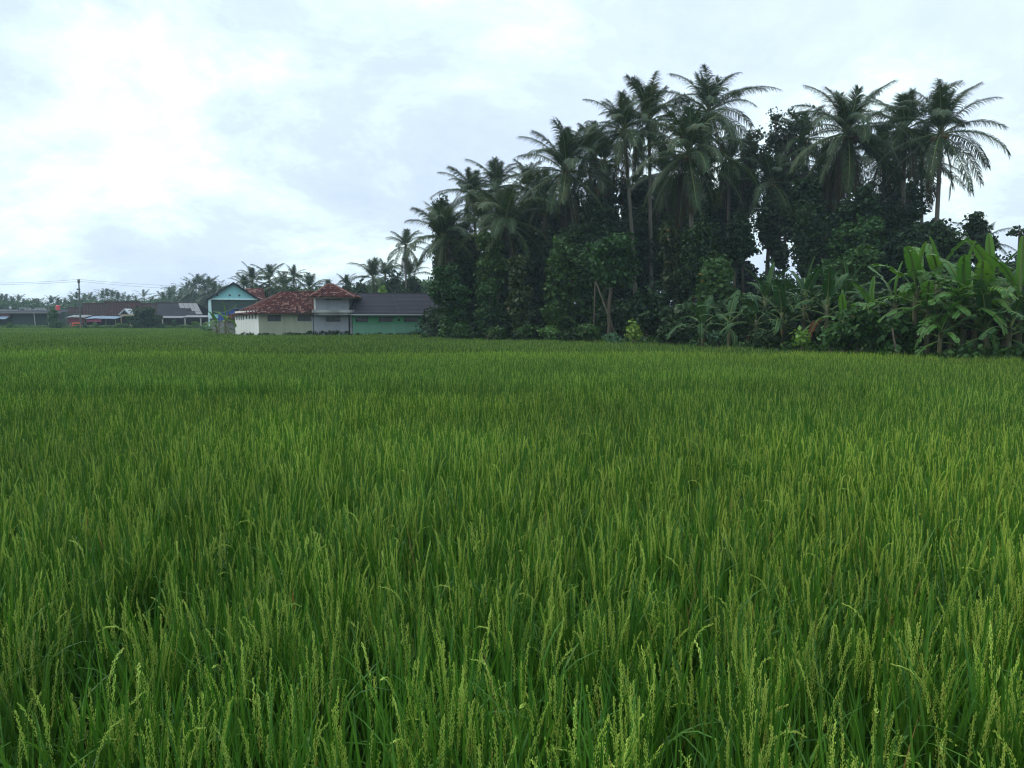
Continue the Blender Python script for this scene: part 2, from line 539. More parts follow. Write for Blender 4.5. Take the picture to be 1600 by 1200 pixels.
# ------------------------------------------------------------------ rice
def strip(mb, pts, wid, side, m):
    """a flat tapering blade along pts; wid per point; side is the width direction"""
    b = len(mb.v)
    for p, w in zip(pts, wid):
        mb.v.append(tuple(p - side * w))
        mb.v.append(tuple(p + side * w))
    for i in range(len(pts) - 1):
        mb.f.append((b + 2 * i, b + 2 * i + 1, b + 2 * i + 3, b + 2 * i + 2))
        mb.m.append(m)


def grain(mb, p, d, ln, w, m):
    a = d.cross(Vector((0.3, 0.9, 0.2))).normalized()
    c = d.cross(a)
    b = len(mb.v)
    q = p + d * ln * 0.45
    mb.v.append(tuple(p))
    for k in range(3):
        t = 2.094 * k
        mb.v.append(tuple(q + (a * math.cos(t) + c * math.sin(t)) * w))
    mb.v.append(tuple(p + d * ln))
    for k in range(3):
        k2 = (k + 1) % 3
        mb.f.append((b, b + 1 + k, b + 1 + k2))
        mb.f.append((b + 4, b + 1 + k2, b + 1 + k))
        mb.m += [m, m]


def blade(mb, rng, base, az, tilt, ln, w, bend, segs, m=0):
    d = Vector((math.cos(az), math.sin(az), 0))
    side = Vector((-math.sin(az), math.cos(az), 0))
    tw = rng.uniform(-0.9, 0.9)
    side = (side * math.cos(tw) + d * math.sin(tw)).normalized()
    pts, p, a = [base.copy()], base.copy(), tilt
    for i in range(segs):
        a += bend / segs * (0.4 + 1.2 * (i + 1) / segs)
        p = p + (d * math.sin(a) + Vector((0, 0, 1)) * math.cos(a)) * (ln / segs)
        pts.append(p.copy())
    wid = [w * (0.55 + 0.45 * min(1, 3 * i / segs)) * (1 - (i / segs) ** 2.2) + 0.0004 for i in range(segs + 1)]
    strip(mb, pts, wid, side, m)


def panicle(mb, rng, base, az, tilt, ln, n, gl, gw, m, droop=0.25):
    d = Vector((math.cos(az), math.sin(az), 0))
    up = Vector((0, 0, 1))
    pts, dirs, p, a = [base.copy()], [], base.copy(), tilt
    K = 6
    for i in range(K):
        t = d * math.sin(a) + up * math.cos(a)
        dirs.append(t)
        p = p + t * (ln / K)
        pts.append(p.copy())
        a += droop / K * (1 + i * 0.4)
    dirs.append(dirs[-1])
    mb.tube(pts, [0.0016 * (1 - 0.7 * i / K) for i in range(K + 1)], 3, m, cap=False)
    for i in range(n):
        s = (i + rng.random()) / n
        f = s * K
        k = min(int(f), K - 1)
        q = pts[k].lerp(pts[k + 1], f - k)
        t = dirs[k]
        ang = rng.uniform(0, 6.283)
        o = (Vector((math.cos(ang), math.sin(ang), 0)))
        o = (o - t * o.dot(t)).normalized()
        r = (0.002 + 0.0065 * (1 - s) ** 0.6 * min(1, s * 4 + 0.25)) * rng.uniform(0.3, 1.0)
        grain(mb, q + o * r, (t + o * rng.uniform(0.02, 0.22)).normalized(), gl * rng.uniform(0.85, 1.15), gw, m)
    return pts[-1]


def clump(seed, lod, heads):
    rng = random.Random(seed)
    mb = MB()
    up = Vector((0, 0, 1))
    nt = {0: rng.randint(19, 24), 1: rng.randint(13, 16), 2: 9}[lod]
    segs = {0: 6, 1: 4, 2: 2}[lod]
    for i in range(nt):
        az = rng.uniform(0, 6.283)
        tilt = abs(rng.gauss(0, 0.07)) + 0.01 + (rng.uniform(.1, .3) if rng.random() < .045 else 0)
        r = 0.045 * math.sqrt(rng.random())
        base = Vector((math.cos(az) * r, math.sin(az) * r, 0))
        d = Vector((math.cos(az), math.sin(az), 0))
        ax = (d * math.sin(tilt) + up * math.cos(tilt))
        h = rng.uniform(0.60, 0.74)
        top = base + ax * h
        if lod < 2:
            mb.tube([base, base + ax * h * 0.5, top], [0.0035, 0.003, 0.002], 3, 0, cap=False)
        nl = {0: 4, 1: 3, 2: 2}[lod]
        for k in range(nl):
            s = (0.96 - 0.2 * k + rng.uniform(-0.06, 0.06))
            ln = rng.uniform(0.30, 0.44) if k == 0 else rng.uniform(0.36, 0.55)
            w = {0: 0.0048, 1: 0.0056, 2: 0.010}[lod] * rng.uniform(0.8, 1.2)
            bend = abs(rng.gauss(0.06, 0.13)) + 0.09 * k + (rng.uniform(0.6, 1.6) if rng.random() < 0.13 else 0)
            blade(mb, rng, base + ax * h * s, az + rng.gauss(0, 1.3), tilt + rng.uniform(0.0, 0.15), ln, w, bend, segs)
        if rng.random() < heads:
            pl = rng.uniform(0.17, 0.235)
            pb = top + ax * rng.uniform(0.05, 0.16)
            if lod == 0:
                panicle(mb, rng, top, az, tilt * 0.6 + rng.uniform(-0.03, 0.05), (pb - top).length, 0, 0, 0, 0, 0.02)
            n, gl, gw = {0: (84, 0.0085, 0.0018), 1: (24, 0.013, 0.0030), 2: (8, 0.03, 0.006)}[lod]
            panicle(mb, rng, pb, az + rng.gauss(0, 0.5), tilt + rng.uniform(-0.03, 0.07), pl, n, gl, gw, 1, abs(rng.gauss(0.07, 0.11)) + (rng.uniform(.5, 1.4) if rng.random() < .05 else 0))
    return mb


rice_coll = bpy.data.collections.new('rice_kinds')
n_rice = 0


def rice_proto(mb):
    global n_rice
    me = mb.mesh('rice_plant_%02d' % n_rice, [M['rice_leaf'], M['rice_grain']])
    o = bpy.data.objects.new('rice_kind_%02d' % n_rice, me)
    rice_coll.objects.link(o)
    n_rice += 1


N0, N1, N2 = 12, 8, 6
for i in range(N0):
    rice_proto(clump(100 + i, 0, 0.55 if i % 4 else 0.3))
for i in range(N1):
    rice_proto(clump(200 + i, 1, 0.52 if i % 4 else 0.3))
for i in range(N2):          # a square metre of rice for the far plot
    rng = random.Random(300 + i)
    big = MB()
    for a in range(4):
        for b in range(5):
            c = clump(1000 + i * 40 + a * 5 + b, 2, 0.40)
            ox, oy, sc = (a + 0.5) / 4 - 0.5 + rng.uniform(-0.05, 0.05), (b + 0.5) / 5 - 0.5 + rng.uniform(-0.05, 0.05), rng.uniform(0.9, 1.06)
            k = len(big.v)
            big.v += [(x * sc + ox, y * sc + oy, z * sc) for x, y, z in c.v]
            big.f += [tuple(q + k for q in f) for f in c.f]
            big.m += c.m
    rice_proto(big)

gt = bpy.data.node_groups.new('plant_rice', 'GeometryNodeTree')
gt.interface.new_socket('Geometry', in_out='INPUT', socket_type='NodeSocketGeometry')
gt.interface.new_socket('Geometry', in_out='OUTPUT', socket_type='NodeSocketGeometry')
gi, go = gt.nodes.new('NodeGroupInput'), gt.nodes.new('NodeGroupOutput')
ci = gt.nodes.new('GeometryNodeCollectionInfo')
ci.inputs['Collection'].default_value = rice_coll
ci.inputs['Separate Children'].default_value = True
ci.inputs['Reset Children'].default_value = True
iop = gt.nodes.new('GeometryNodeInstanceOnPoints')
iop.inputs['Pick Instance'].default_value = True


def named(t, n):
    a = gt.nodes.new('GeometryNodeInputNamedAttribute')
    a.data_type = t
    a.inputs['Name'].default_value = n
    return a.outputs['Attribute']


e2r = gt.nodes.new('FunctionNodeEulerToRotation')
gt.links.new(named('FLOAT_VECTOR', 'turn'), e2r.inputs[0])
gt.links.new(gi.outputs[0], iop.inputs['Points'])
gt.links.new(ci.outputs[0], iop.inputs['Instance'])
gt.links.new(named('INT', 'pick'), iop.inputs['Instance Index'])
gt.links.new(e2r.outputs[0], iop.inputs['Rotation'])
gt.links.new(named('FLOAT_VECTOR', 'size'), iop.inputs['Scale'])
gt.links.new(iop.outputs[0], go.inputs[0])

vn1, vn2, vn3 = val_noise(1, 1.6), val_noise(2, 5.0), val_noise(3, 0.7)


def rice_plot(label, pts, pick, tint, yellow, size, lean, seed):
    rs = np.random.default_rng(seed)
    n = len(pts)
    me = bpy.data.meshes.new('rice_field')
    me.vertices.add(n)
    me.vertices.foreach_set('co', pts.astype(np.float32).ravel())
    turn = np.stack([rs.normal(0, lean, n), rs.normal(0, lean, n) + 0.02, rs.uniform(0, 6.283, n)], 1)
    for nm, ty, arr in (('turn', 'FLOAT_VECTOR', turn), ('size', 'FLOAT_VECTOR', size), ('tint', 'FLOAT', tint), ('yellow', 'FLOAT', yellow), ('pick', 'INT', pick)):
        a = me.attributes.new(nm, ty, 'POINT')
        a.data.foreach_set('vector' if ty == 'FLOAT_VECTOR' else 'value', np.asarray(arr, dtype=np.int32 if ty == 'INT' else np.float32).ravel())
    o = bpy.data.objects.new('rice_field', me)
    C.objects.link(o)
    md = o.modifiers.new('planting', 'NODES')
    md.node_group = gt
    return tag(o, label, None, None, 'stuff')


def edge_depth(px):
    """distance of the grove's front edge for a picture column"""
    return float(np.interp(px, [640, 700, 800, 900, 1000, 1100, 1200, 1300, 1400, 1500, 1600, 1800], [62, 48.5, 45, 41.5, 38.5, 34, 29.5, 26.5, 23.6, 22.4, 21.8, 21]))


def grid(y0, y1, sx, sy, seed, jit=0.03):
    rs = np.random.default_rng(seed)
    w = y1 * 0.79 + 2.5
    gx, gy = np.meshgrid(np.arange(-w, w, sx), np.arange(y0, y1, sy))
    gx, gy = gx.ravel(), gy.ravel()
    gx = gx + rs.normal(0, jit, len(gx)) + gy * 0.05
    gy = gy + rs.normal(0, jit, len(gy))
    k = np.abs(gx) < gy * 0.79 + 2.2
    return gx[k], gy[k], rs


def scale_of(x, y, rs, base):
    h = 0.80 * base * (0.935 + 0.09 * vn1(x, y) + 0.06 * vn2(x, y) + rs.normal(0, 0.025, len(x)))
    return np.stack([h * rs.uniform(0.9, 1.15, len(x)), h * rs.uniform(0.9, 1.15, len(x)), h], 1)


# front plot
x, y, rs = grid(0.7, 11.9, 0.19, 0.20, 11, 0.028)
gap = (np.abs(x + 1.42 + 0.05 * np.sin(y * 3)) < 0.075) & (y > 2.2) & (y < 3.3)          # the walked furrow on the left
hole = vn3(x, y) > 0.985
keep = (y < bund_y(0, x) - 0.42) & ~gap & ~hole
x, y = x[keep], y[keep]
n = len(x)
pick = np.where(y + rs.normal(0, 0.5, n) < 6.5, rs.integers(0, N0, n), N0 + rs.integers(0, N1, n))
rice_plot('tall green rice with upright yellowish ears in the front plot', np.stack([x, y, 0 * x], 1), pick,
          0.80 + 0.35 * vn1(x, y) + 0.12 * vn2(x, y) + rs.normal(0, 0.11, n), np.clip(0.10 + 0.5 * (vn2(x, y) - 0.4) + 0.02 * y, 0, 1), scale_of(x, y, rs, 1.0), 0.05, 21)
# middle plot
x, y, rs = grid(11.6, 26.6, 0.195, 0.205, 12)
keep = (y > bund_y(0, x) + 0.6) & (y < bund_y(1, x) - 0.25)
px_ = 800 + x / np.maximum(y, 0.1) * F_PX
keep &= y < np.array([edge_depth(p) for p in px_]) - 0.3
x, y = x[keep], y[keep]
n = len(x)
near_far_edge = np.clip((y - (bund_y(1, x) - 6.0)) / 5.0, 0, 1)
rice_plot('rice plot between the two low bunds, yellower along its far edge', np.stack([x, y, 0 * x], 1), N0 + rs.integers(0, N1, n),
          0.82 + 0.28 * vn1(x, y) + 0.14 * vn2(x, y) + 0.17 * near_far_edge + rs.normal(0, 0.11, n), np.clip(0.12 + 0.45 * near_far_edge + 0.02 * x, 0, 1), scale_of(x, y, rs, 0.99), 0.05, 22)
# far plot, a square metre at a time
rs = np.random.default_rng(13)
gx, gy = np.meshgrid(np.arange(-104, 24, 0.98), np.arange(25.4, 128, 0.98))
x, y = gx.ravel() + rs.normal(0, 0.03, gx.size), gy.ravel() + rs.normal(0, 0.03, gx.size)
px_ = 800 + x / y * F_PX
lim = np.array([edge_depth(p) for p in px_]) - 0.4
lim = np.where(px_ < 330, 124, np.where(px_ < 366, 72, np.where(px_ < 660, 60.2, lim)))
keep = (np.abs(x) < y * 0.79 + 3) & (y > bund_y(1, x) + 1.15) & (y < lim)
x, y = x[keep], y[keep]
n = len(x)
sz = scale_of(x, y, rs, 0.97)
sz[:, :2] = 1.0
o = rice_plot('darker green far rice plot running to the buildings and the grove', np.stack([x, y, 0 * x], 1), N0 + N1 + rs.integers(0, N2, n),
              0.74 + 0.20 * vn2(x, y) + rs.normal(0, 0.05, n) + 0.08 * np.clip((y - 45) / 30, 0, 1), np.clip(0.02 + 0.2 * vn2(x, y), 0, 1), sz, 0.0, 23)


# ------------------------------------------------------------------ buildings
def wall(parent, name, p0, p1, z0, z1, t, openings, mat, pane=None, frame=None, wname='window', mullions=0, loc0=(0, 0, 0)):
    """upright wall from p0 to p1 (x, y) with openings (u0, u1, z0, z1); each opening gets a window with a recessed pane.
    t is the thickness, measured away from the camera side"""
    p0, p1 = Vector((*p0, 0)), Vector((*p1, 0))
    o0 = Vector(loc0)
    u = (p1 - p0).normalized()
    L = (p1 - p0).length
    nrm = Vector((-u.y, u.x, 0))
    if nrm.y < 0:
        nrm = -nrm

    def q(a, d, z):
        w = p0 + u * a + nrm * d - o0
        return (w.x, w.y, z)
    us = sorted({0.0, L, *[o[0] for o in openings], *[o[1] for o in openings]})
    zs = sorted({z0, z1, *[o[2] for o in openings], *[o[3] for o in openings]})
    mb = MB()
    for a, b in zip(us[:-1], us[1:]):
        run = None
        for c, d in zip(zs[:-1], zs[1:]):
            inside = any(o[0] <= (a + b) / 2 <= o[1] and o[2] <= (c + d) / 2 <= o[3] for o in openings)
            if not inside:
                run = (run[0], d) if run else (c, d)
            if (inside or d == zs[-1]) and run:
                c0, d0 = run
                mb.hexa([q(a, 0, c0), q(b, 0, c0), q(b, t, c0), q(a, t, c0), q(a, 0, d0), q(b, 0, d0), q(b, t, d0), q(a, t, d0)])
                run = None
    w = mb.build(name, mat, parent)
    for (a, b, c, d) in openings:
        f = MB()
        e = 0.05
        for (aa, bb, cc, dd) in ((a, b, c, c + e), (a, b, d - e, d), (a, a + e, c + e, d - e), (b - e, b, c + e, d - e)):
            f.hexa([q(aa, .05, cc), q(bb, .05, cc), q(bb, .11, cc), q(aa, .11, cc), q(aa, .05, dd), q(bb, .05, dd), q(bb, .11, dd), q(aa, .11, dd)])
        for k in range(mullions):
            m_ = a + (b - a) * (k + 1) / (mullions + 1)
            f.hexa([q(m_ - .02, .06, c + e), q(m_ + .02, .06, c + e), q(m_ + .02, .1, c + e), q(m_ - .02, .1, c + e), q(m_ - .02, .06, d - e), q(m_ + .02, .06, d - e), q(m_ + .02, .1, d - e), q(m_ - .02, .1, d - e)])
        fo = f.build(wname, frame or M['dark_frame'], parent)
        g = MB()
        g.hexa([q(a + e, .085, c + e), q(b - e, .085, c + e), q(b - e, .097, c + e), q(a + e, .097, c + e), q(a + e, .085, d - e), q(b - e, .085, d - e), q(b - e, .097, d - e), q(a + e, .097, d - e)])
        g.build('pane', pane or M['dark_glass'], fo)
    return w


def tiled(parent, name, quad, tw, tl, mats, weights, seed, tri=False, thick=0.025, loc0=(0, 0, 0), patch=0.0):
    """overlapping tiles laid in courses over quad = eave-left, eave-right, ridge-right, ridge-left; joined as one part"""
    rng = random.Random(seed)
    a, b, c, d = [Vector(p) - Vector(loc0) for p in quad]
    n = (b - a).cross(d - a).normalized()
    if n.z < 0:
        n = -n
    H = max((d - a).length, (c - b).length)
    rows = max(2, int(H / tl))
    mb = MB()
    pn = val_noise(seed, 0.55)
    # deck beneath the tiles
    mb.slab([a - n * 0.03, b - n * 0.03, c - n * 0.03, d - n * 0.03], 0.06, len(mats))
    for r in range(rows):
        t0, t1 = r / rows, min(1.0, (r + 1.25) / rows)
        l0, r0, l1, r1 = a.lerp(d, t0), b.lerp(c, t0), a.lerp(d, t1), b.lerp(c, t1)
        W = (r0 - l0).length
        k = max(1, int(W / tw))
        for i in range(k):
            g_ = 0.02 if tw < 1 else 0.002
            f0, f1 = i / k + g_ / k, (i + 1) / k - g_ / k
            lift = thick + rng.uniform(0, 0.018)
            p0, p1 = l0.lerp(r0, f0), l0.lerp(r0, f1)
            q0, q1 = l1.lerp(r1, f0), l1.lerp(r1, f1)
            pm, qm = (p0 + p1) / 2, (q0 + q1) / 2
            u = rng.random()
            if patch:
                u = u * (1 - patch) + patch * float(1 - pn(pm.x + pm.y, pm.z * 2.2))
                u = min(0.999, max(0, u))
            m = 0
            acc = 0
            for mi, w in enumerate(weights):
                acc += w
                if u < acc:
                    m = mi
                    break
            bi = len(mb.v)
            bow = n * (0.035 if tw < 0.5 else 0.0)
            for s in (p0 + n * lift, pm + n * lift + bow, p1 + n * lift, q1 + n * 0.008, qm + n * 0.008 + bow * .8, q0 + n * 0.008, p0, pm + bow * .2, p1):
                mb.v.append(tuple(s))
            for f in ((0, 1, 4, 5), (1, 2, 3, 4), (6, 7, 1, 0), (7, 8, 2, 1)):
                mb.f.append(tuple(bi + j for j in f))
                mb.m.append(m)
    o = mb.build(name, list(mats) + [M['timber']], parent)
    o['kind'] = 'stuff'
    return o


def ridge_cap(parent, pts, rad, mat, loc0=(0, 0, 0)):
    mb = MB()
    o0 = Vector(loc0)
    for a, b in zip(pts[:-1], pts[1:]):
        a, b = Vector(a) - o0, Vector(b) - o0
        n = max(1, int((b - a).length / 0.35))
        for i in range(n):
            mb.tube([a.lerp(b, i / n), a.lerp(b, min(1, (i + 1.12) / n))], [rad * 1.1, rad * 0.92], 6, 0)
    return mb.build('ridge_cap', mat, parent)


RED = (M['tile_red'], M['tile_pale'], M['tile_dark'])

# --- cream building with the hipped red roof
D0 = 62.0
o = (X(447, D0), D0 + 3, 0)
cream = empty('cream_building', o, 'cream walled building with worn red hipped tile roof and bright side wall of small windows', 'building')
ca, cb = (X(404, D0), D0), (X(489.5, D0), D0)
cc = (X(367.5, 67.0), 67.0)
ze = Z(489, D0)
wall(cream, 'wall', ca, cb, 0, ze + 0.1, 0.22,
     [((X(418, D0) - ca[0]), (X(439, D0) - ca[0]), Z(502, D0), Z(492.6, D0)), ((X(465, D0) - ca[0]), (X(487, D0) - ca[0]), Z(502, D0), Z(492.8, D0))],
     M['cream_wall_shaded'], mullions=1, loc0=o)
sl = math.dist(cc, ca)
ops = []
for k in range(4):
    ops.append((0.30 + k * 0.62, 0.62 + k * 0.62, 1.95, 2.50))
for k in range(4):
    ops.append((2.92 + k * 0.80, 3.32 + k * 0.80, 2.05, 2.72))
side = wall(cream, 'wall', cc, ca, 0, ze + 0.05, 0.2, ops, M['wall_lit_side'], loc0=o)  # paler than the front: its sunlight is painted into the colour
side['label'] = 'bright side wall with eight small windows, sunlight painted into its colour'
for (p, q_) in (((cb[0], cb[1] + 0.22), (cb[0], 71.0)), ((cc[0] + 0.2, 67.2), (cc[0] + 2.6, 71.0)), ((cc[0] + 2.6, 71.0), (cb[0], 71.0))):
    wall(cream, 'wall', p, q_, 0, ze, 0.2, [], M['cream_wall_shaded'], loc0=o)
e0, e1 = P(400, 490, 61.5), P(491, 489.5, 61.5)
e2 = P(362, 492.5, 67.2)
rl, rr = P(440, 457, 66.6), P(491, 456.5, 66.6)
tiled(cream, 'roof_tiles', [e0, e1, rr, rl], 0.21, 0.26, RED, (0.56, 0.16, 0.28), 5, loc0=o, patch=0.22)
tiled(cream, 'roof_tiles', [e2, e0, rl, rl + Vector((-0.05, 0.05, 0))], 0.21, 0.26, RED, (0.62, 0.10, 0.28), 6, loc0=o, patch=0.4)
bk = Vector((rr.x, 71.4, e1.z))
bl = Vector((cc[0] + 1.9, 71.4, e1.z))
tiled(cream, 'roof_tiles', [bk, bl, rl, rr], 0.4, 0.4, RED, (0.6, 0.1, 0.3), 7, loc0=o)
tiled(cream, 'roof_tiles', [bl, e2, rl, rl + Vector((0.05, 0.05, 0))], 0.4, 0.4, RED, (0.6, 0.1, 0.3), 8, loc0=o)
ridge_cap(cream, [e0, rl, rr], 0.09, M['tile_red'], o)
ridge_cap(cream, [e2, rl], 0.09, M['tile_pale'], o)
mb = MB()
mb.tube([Vector((cb[0] - 0.05, 61.94, 0)) - Vector(o), Vector((cb[0] - 0.05, 61.94, 2.7)) - Vector(o)], 0.045, 6)
mb.build('drain_pipe', M['gutter'], cream)

# --- grey two-storey block between the cream and the green wings
o = (X(518, D0), D0 + 2, 0)
tower = empty('grey_tower', o, 'grey white two-storey block with a small red hipped roof, between cream and green wings', 'building')
x0, x1 = X(490.3, D0), X(544.5, D0)
zl = Z(488, D0)
wall(tower, 'wall', (x0, D0 - 0.03), (x1, D0 - 0.03), 0, zl, 0.22, [(X(510, D0) - x0, X(532, D0) - x0, Z(502.6, D0), Z(494.5, D0))], M['grey_wall'], mullions=1, loc0=o)
wall(tower, 'wall', (x1, D0 + 0.19), (x1, 68), 0, zl, 0.2, [], M['grey_wall'], loc0=o)
mb = MB()
mb.box(X(491.5, 61.3) - o[0], X(551, 61.3) - o[0], 61.2 - o[1], 62.5 - o[1], Z(492.3, 61.3), Z(488.6, 61.3))
mb.box(X(489.0, 61.3) - o[0], X(552, 61.3) - o[0], 61.05 - o[1], 62.6 - o[1], Z(488.5, 61.3), Z(484.3, 61.3))
mb.build('canopy', M['concrete'], tower)
u0, u1 = X(492.5, D0), X(544.3, D0)
zt = Z(462.5, D0)
wall(tower, 'upper_wall', (u0, 62.25), (u1, 62.25), Z(484.4, 61.3) + 0.02, zt, 0.2, [(X(507.5, 62.2) - u0, X(534, 62.2) - u0, Z(468.6, 62.2), Z(464, 62.2))], M['grey_wall'], mullions=2, loc0=o)
wall(tower, 'upper_wall', (u0, 62.45), (u0, 66.0), 2.6, zt, 0.2, [], M['wall_lit_side'], loc0=o)  # left face in the paler plaster, lit side painted by colour
wall(tower, 'upper_wall', (u1, 62.45), (u1, 66.0), 2.6, zt, 0.2, [], M['grey_wall'], loc0=o)
wall(tower, 'upper_wall', (u0 + .25, 66.0), (u1 - .02, 66.0), 2.6, zt, 0.2, [], M['grey_wall'], loc0=o)
f0, f1 = P(483, 463.5, 61.4), P(554, 464.5, 61.4)
g0, g1 = Vector((f0.x + 0.05, 66.9, f0.z)), Vector((f1.x - 0.05, 66.9, f1.z))
a0, a1 = P(512, 444.5, 64.2), P(520, 444.5, 64.2)
tiled(tower, 'roof_tiles', [f0, f1, a1, a0], 0.21, 0.26, RED, (0.56, 0.18, 0.26), 15, loc0=o, patch=0.2)
tiled(tower, 'roof_tiles', [g0, f0, a0, a0 + Vector((0, .03, 0))], 0.21, 0.26, RED, (0.55, 0.2, 0.25), 16, loc0=o)
tiled(tower, 'roof_tiles', [f1, g1, a1 + Vector((0, .03, 0)), a1], 0.21, 0.26, RED, (0.55, 0.2, 0.25), 17, loc0=o)
tiled(tower, 'roof_tiles', [g1, g0, a0, a1], 0.4, 0.4, RED, (0.6, 0.1, 0.3), 18, loc0=o)
ridge_cap(tower, [f0, a0, a1, f1], 0.10, M['tile_pale'], o)
mb = MB()
mb.box(f0.x - o[0], f0.x + .9 - o[0], 61.45 - o[1], 61.5 - o[1], f0.z - 0.14, f0.z - 0.03)
mb.box(f0.x + .95 - o[0], f1.x - o[0], 61.45 - o[1], 61.5 - o[1], f0.z - 0.15, f0.z - 0.05)
mb.build('fascia', M['timber'], tower)

# --- green wing with the dark shingle roof
o = (X(622, D0), D0 + 3, 0)
green = empty('green_building', o, 'long low green building with a dark grey shingle roof and four dark windows', 'building')
x0, x1 = X(551, D0), X(700, D0)
ops = [(X(a, D0) - x0, X(b, D0) - x0, Z(503.4, D0), Z(495.2, D0)) for a, b in ((556, 575), (592, 614), (631, 653), (670, 688))]
zb = Z(506.5, D0)
lo = wall(green, 'lower_wall', (x0, D0), (x1, D0), 0, zb, 0.22, [], M['green_wall_faded'], loc0=o)
wall(green, 'wall', (x0, D0 - 0.004), (x1, D0 - 0.004), zb, Z(488.8, D0), 0.22, ops, M['green_wall'], mullions=1, loc0=o)
for (p, q_) in (((x0, 62.24), (x0, 69)), ((x1, 62.24), (x1, 69)), ((x0 + .25, 69), (x1 - .02, 69))):
    wall(green, 'wall', p, q_, 0, 2.72, 0.2, [], M['green_wall'], loc0=o)
h0, h1 = P(549, 490.3, 61.2), P(702, 490.3, 61.2)
k0, k1 = P(556, 459.5, 65.8), P(669, 459.5, 65.8)
b0, b1 = Vector((h0.x, 70.2, h0.z)), Vector((h1.x, 70.2, h1.z))
SH = (M['shingle_grey'],)
tiled(green, 'roof_shingles', [h0, h1, k1, k0], 2.9, 0.34, SH, (1,), 25, loc0=o)
tiled(green, 'roof_shingles', [h1, b1, k1 + Vector((0, .03, 0)), k1], 0.9, 0.34, SH, (1,), 26, loc0=o)
tiled(green, 'roof_shingles', [b0, h0, k0, k0 + Vector((0, .03, 0))], 0.9, 0.34, SH, (1,), 27, loc0=o)
tiled(green, 'roof_shingles', [b1, b0, k0, k1], 0.9, 0.5, SH, (1,), 28, loc0=o)
ridge_cap(green, [h0, k0, k1, h1], 0.09, M['shingle_grey'], o)
mb = MB()
mb.box(h0.x - o[0], h1.x - o[0], 61.06 - o[1], 61.17 - o[1], h0.z - 0.12, h0.z - 0.02)
mb.build('gutter', M['gutter'], green)
mb = MB()
mb.box(X(546.6, D0) - o[0], X(550.2, D0) - o[0], 62.05 - o[1], 62.3 - o[1], 0, 2.7)
mb.build('pillar', M['concrete'], green)
mb = MB()
mb.tube([(X(623, D0) - o[0], 61.98 - o[1], Z(499.5, D0) - .06), (X(623, D0) - o[0], 61.9 - o[1], Z(499.5, D0) + .06)], .09, 8)
mb.build('wall_lamp', M['dark_frame'], green)

# --- pale blue two-storey house behind
DB = 92.0
o = (X(364, DB), DB, 0)
blue = empty('blue_gable_house', o, 'tall pale turquoise gabled house with a big dark grid window upstairs', 'house', None, R(20))
bx0, bx1 = X(332, DB), X(399, DB)
zg = Z(466.3, DB)
apex = Z(442.5, DB)
mb = MB()
cx = X(364.5, DB)
for y_, fl in ((DB, 1), (DB + 0.2, 0)):
    pts = [(bx0 + .12 - o[0], y_ - o[1], zg), (bx1 - .05 - o[0], y_ - o[1], zg), (cx - o[0], y_ - o[1], apex)]
    mb.poly(pts if fl else pts[::-1])
mb.build('gable', M['teal_wall'], blue)
for px in (342.5, 360.5, 374.5):
    mb = MB()
    mb.tube([(X(px, DB) - o[0], DB - .03 - o[1], Z(461.5, DB)), (X(px, DB) - o[0], DB + .01 - o[1], Z(461.5, DB))], 0.13, 8)
    mb.build('vent', M['dark_frame'], blue)
mb = MB()
mb.box(bx0 - .1 - o[0], bx1 + .2 - o[0], DB - .15 - o[1], DB + .25 - o[1], zg - .16, zg - .004)
mb.build('beam', M['pale_teal'], blue)
# roof planes with a dark edge board
ey0, ey1 = DB - 0.4, DB + 9
pl, pr, pt = P(325, 468.5, DB), P(404.5, 467.5, DB), P(364.5, 440.6, DB)
for a, b in ((pl, pt), (pt, pr)):
    mb = MB()
    q4 = [Vector((a.x, ey0, a.z)) - Vector(o), Vector((b.x, ey0, b.z)) - Vector(o), Vector((b.x, ey1, b.z)) - Vector(o), Vector((a.x, ey1, a.z)) - Vector(o)]
    mb.slab(q4, 0.07)
    rf = mb.build('roof', M['roof_slate'], blue)
    mb = MB()
    q5 = [q4[0] + Vector((0, -.04, -.02)), q4[1] + Vector((0, -.04, -.02)), q4[1] + Vector((0, -.005, -.02)), q4[0] + Vector((0, -.005, -.02))]
    mb.slab(q5, 0.15)
    mb.build('edge_board', M['roof_slate'], rf)
# big window: frame and each pane
gw0, gw1, gz0, gz1 = X(334, DB), X(398.5, DB), Z(491, DB), zg - .17
mb = MB()
ncol, nrow = 6, 3
for i in range(ncol + 1):
    xx = gw0 + (gw1 - gw0) * i / ncol
    mb.box(xx - .035 - o[0], xx + .035 - o[0], DB + .02 - o[1], DB + .1 - o[1], gz0, gz1)
for j in range(nrow + 1):
    zz = gz0 + (gz1 - gz0) * j / nrow
    for i in range(ncol):
        xa, xb = gw0 + (gw1 - gw0) * i / ncol + .035, gw0 + (gw1 - gw0) * (i + 1) / ncol - .035
        mb.box(xa - o[0], xb - o[0], DB + .025 - o[1], DB + .095 - o[1], zz - .03, zz + .03)
big = mb.build('window', M['dark_frame'], blue)
for i in range(ncol):
    for j in range(nrow):
        mb = MB()
        xa, xb = gw0 + (gw1 - gw0) * i / ncol + .035, gw0 + (gw1 - gw0) * (i + 1) / ncol - .035
        za, zb_ = gz0 + (gz1 - gz0) * j / nrow + .03, gz0 + (gz1 - gz0) * (j + 1) / nrow - .03
        mb.box(xa - o[0], xb - o[0], DB + .05 - o[1], DB + .07 - o[1], za, zb_)
        mb.build('pane', M['screen_green'], big)
mb = MB()
mb.box(X(329, DB) - o[0], X(333.3, DB) - o[0], DB - .25 - o[1], DB + .15 - o[1], 2.9, zg - .17)
mb.box(X(328.3, DB) - o[0], X(334, DB) - o[0], DB - .3 - o[1], DB + .2 - o[1], 2.2, 2.898)
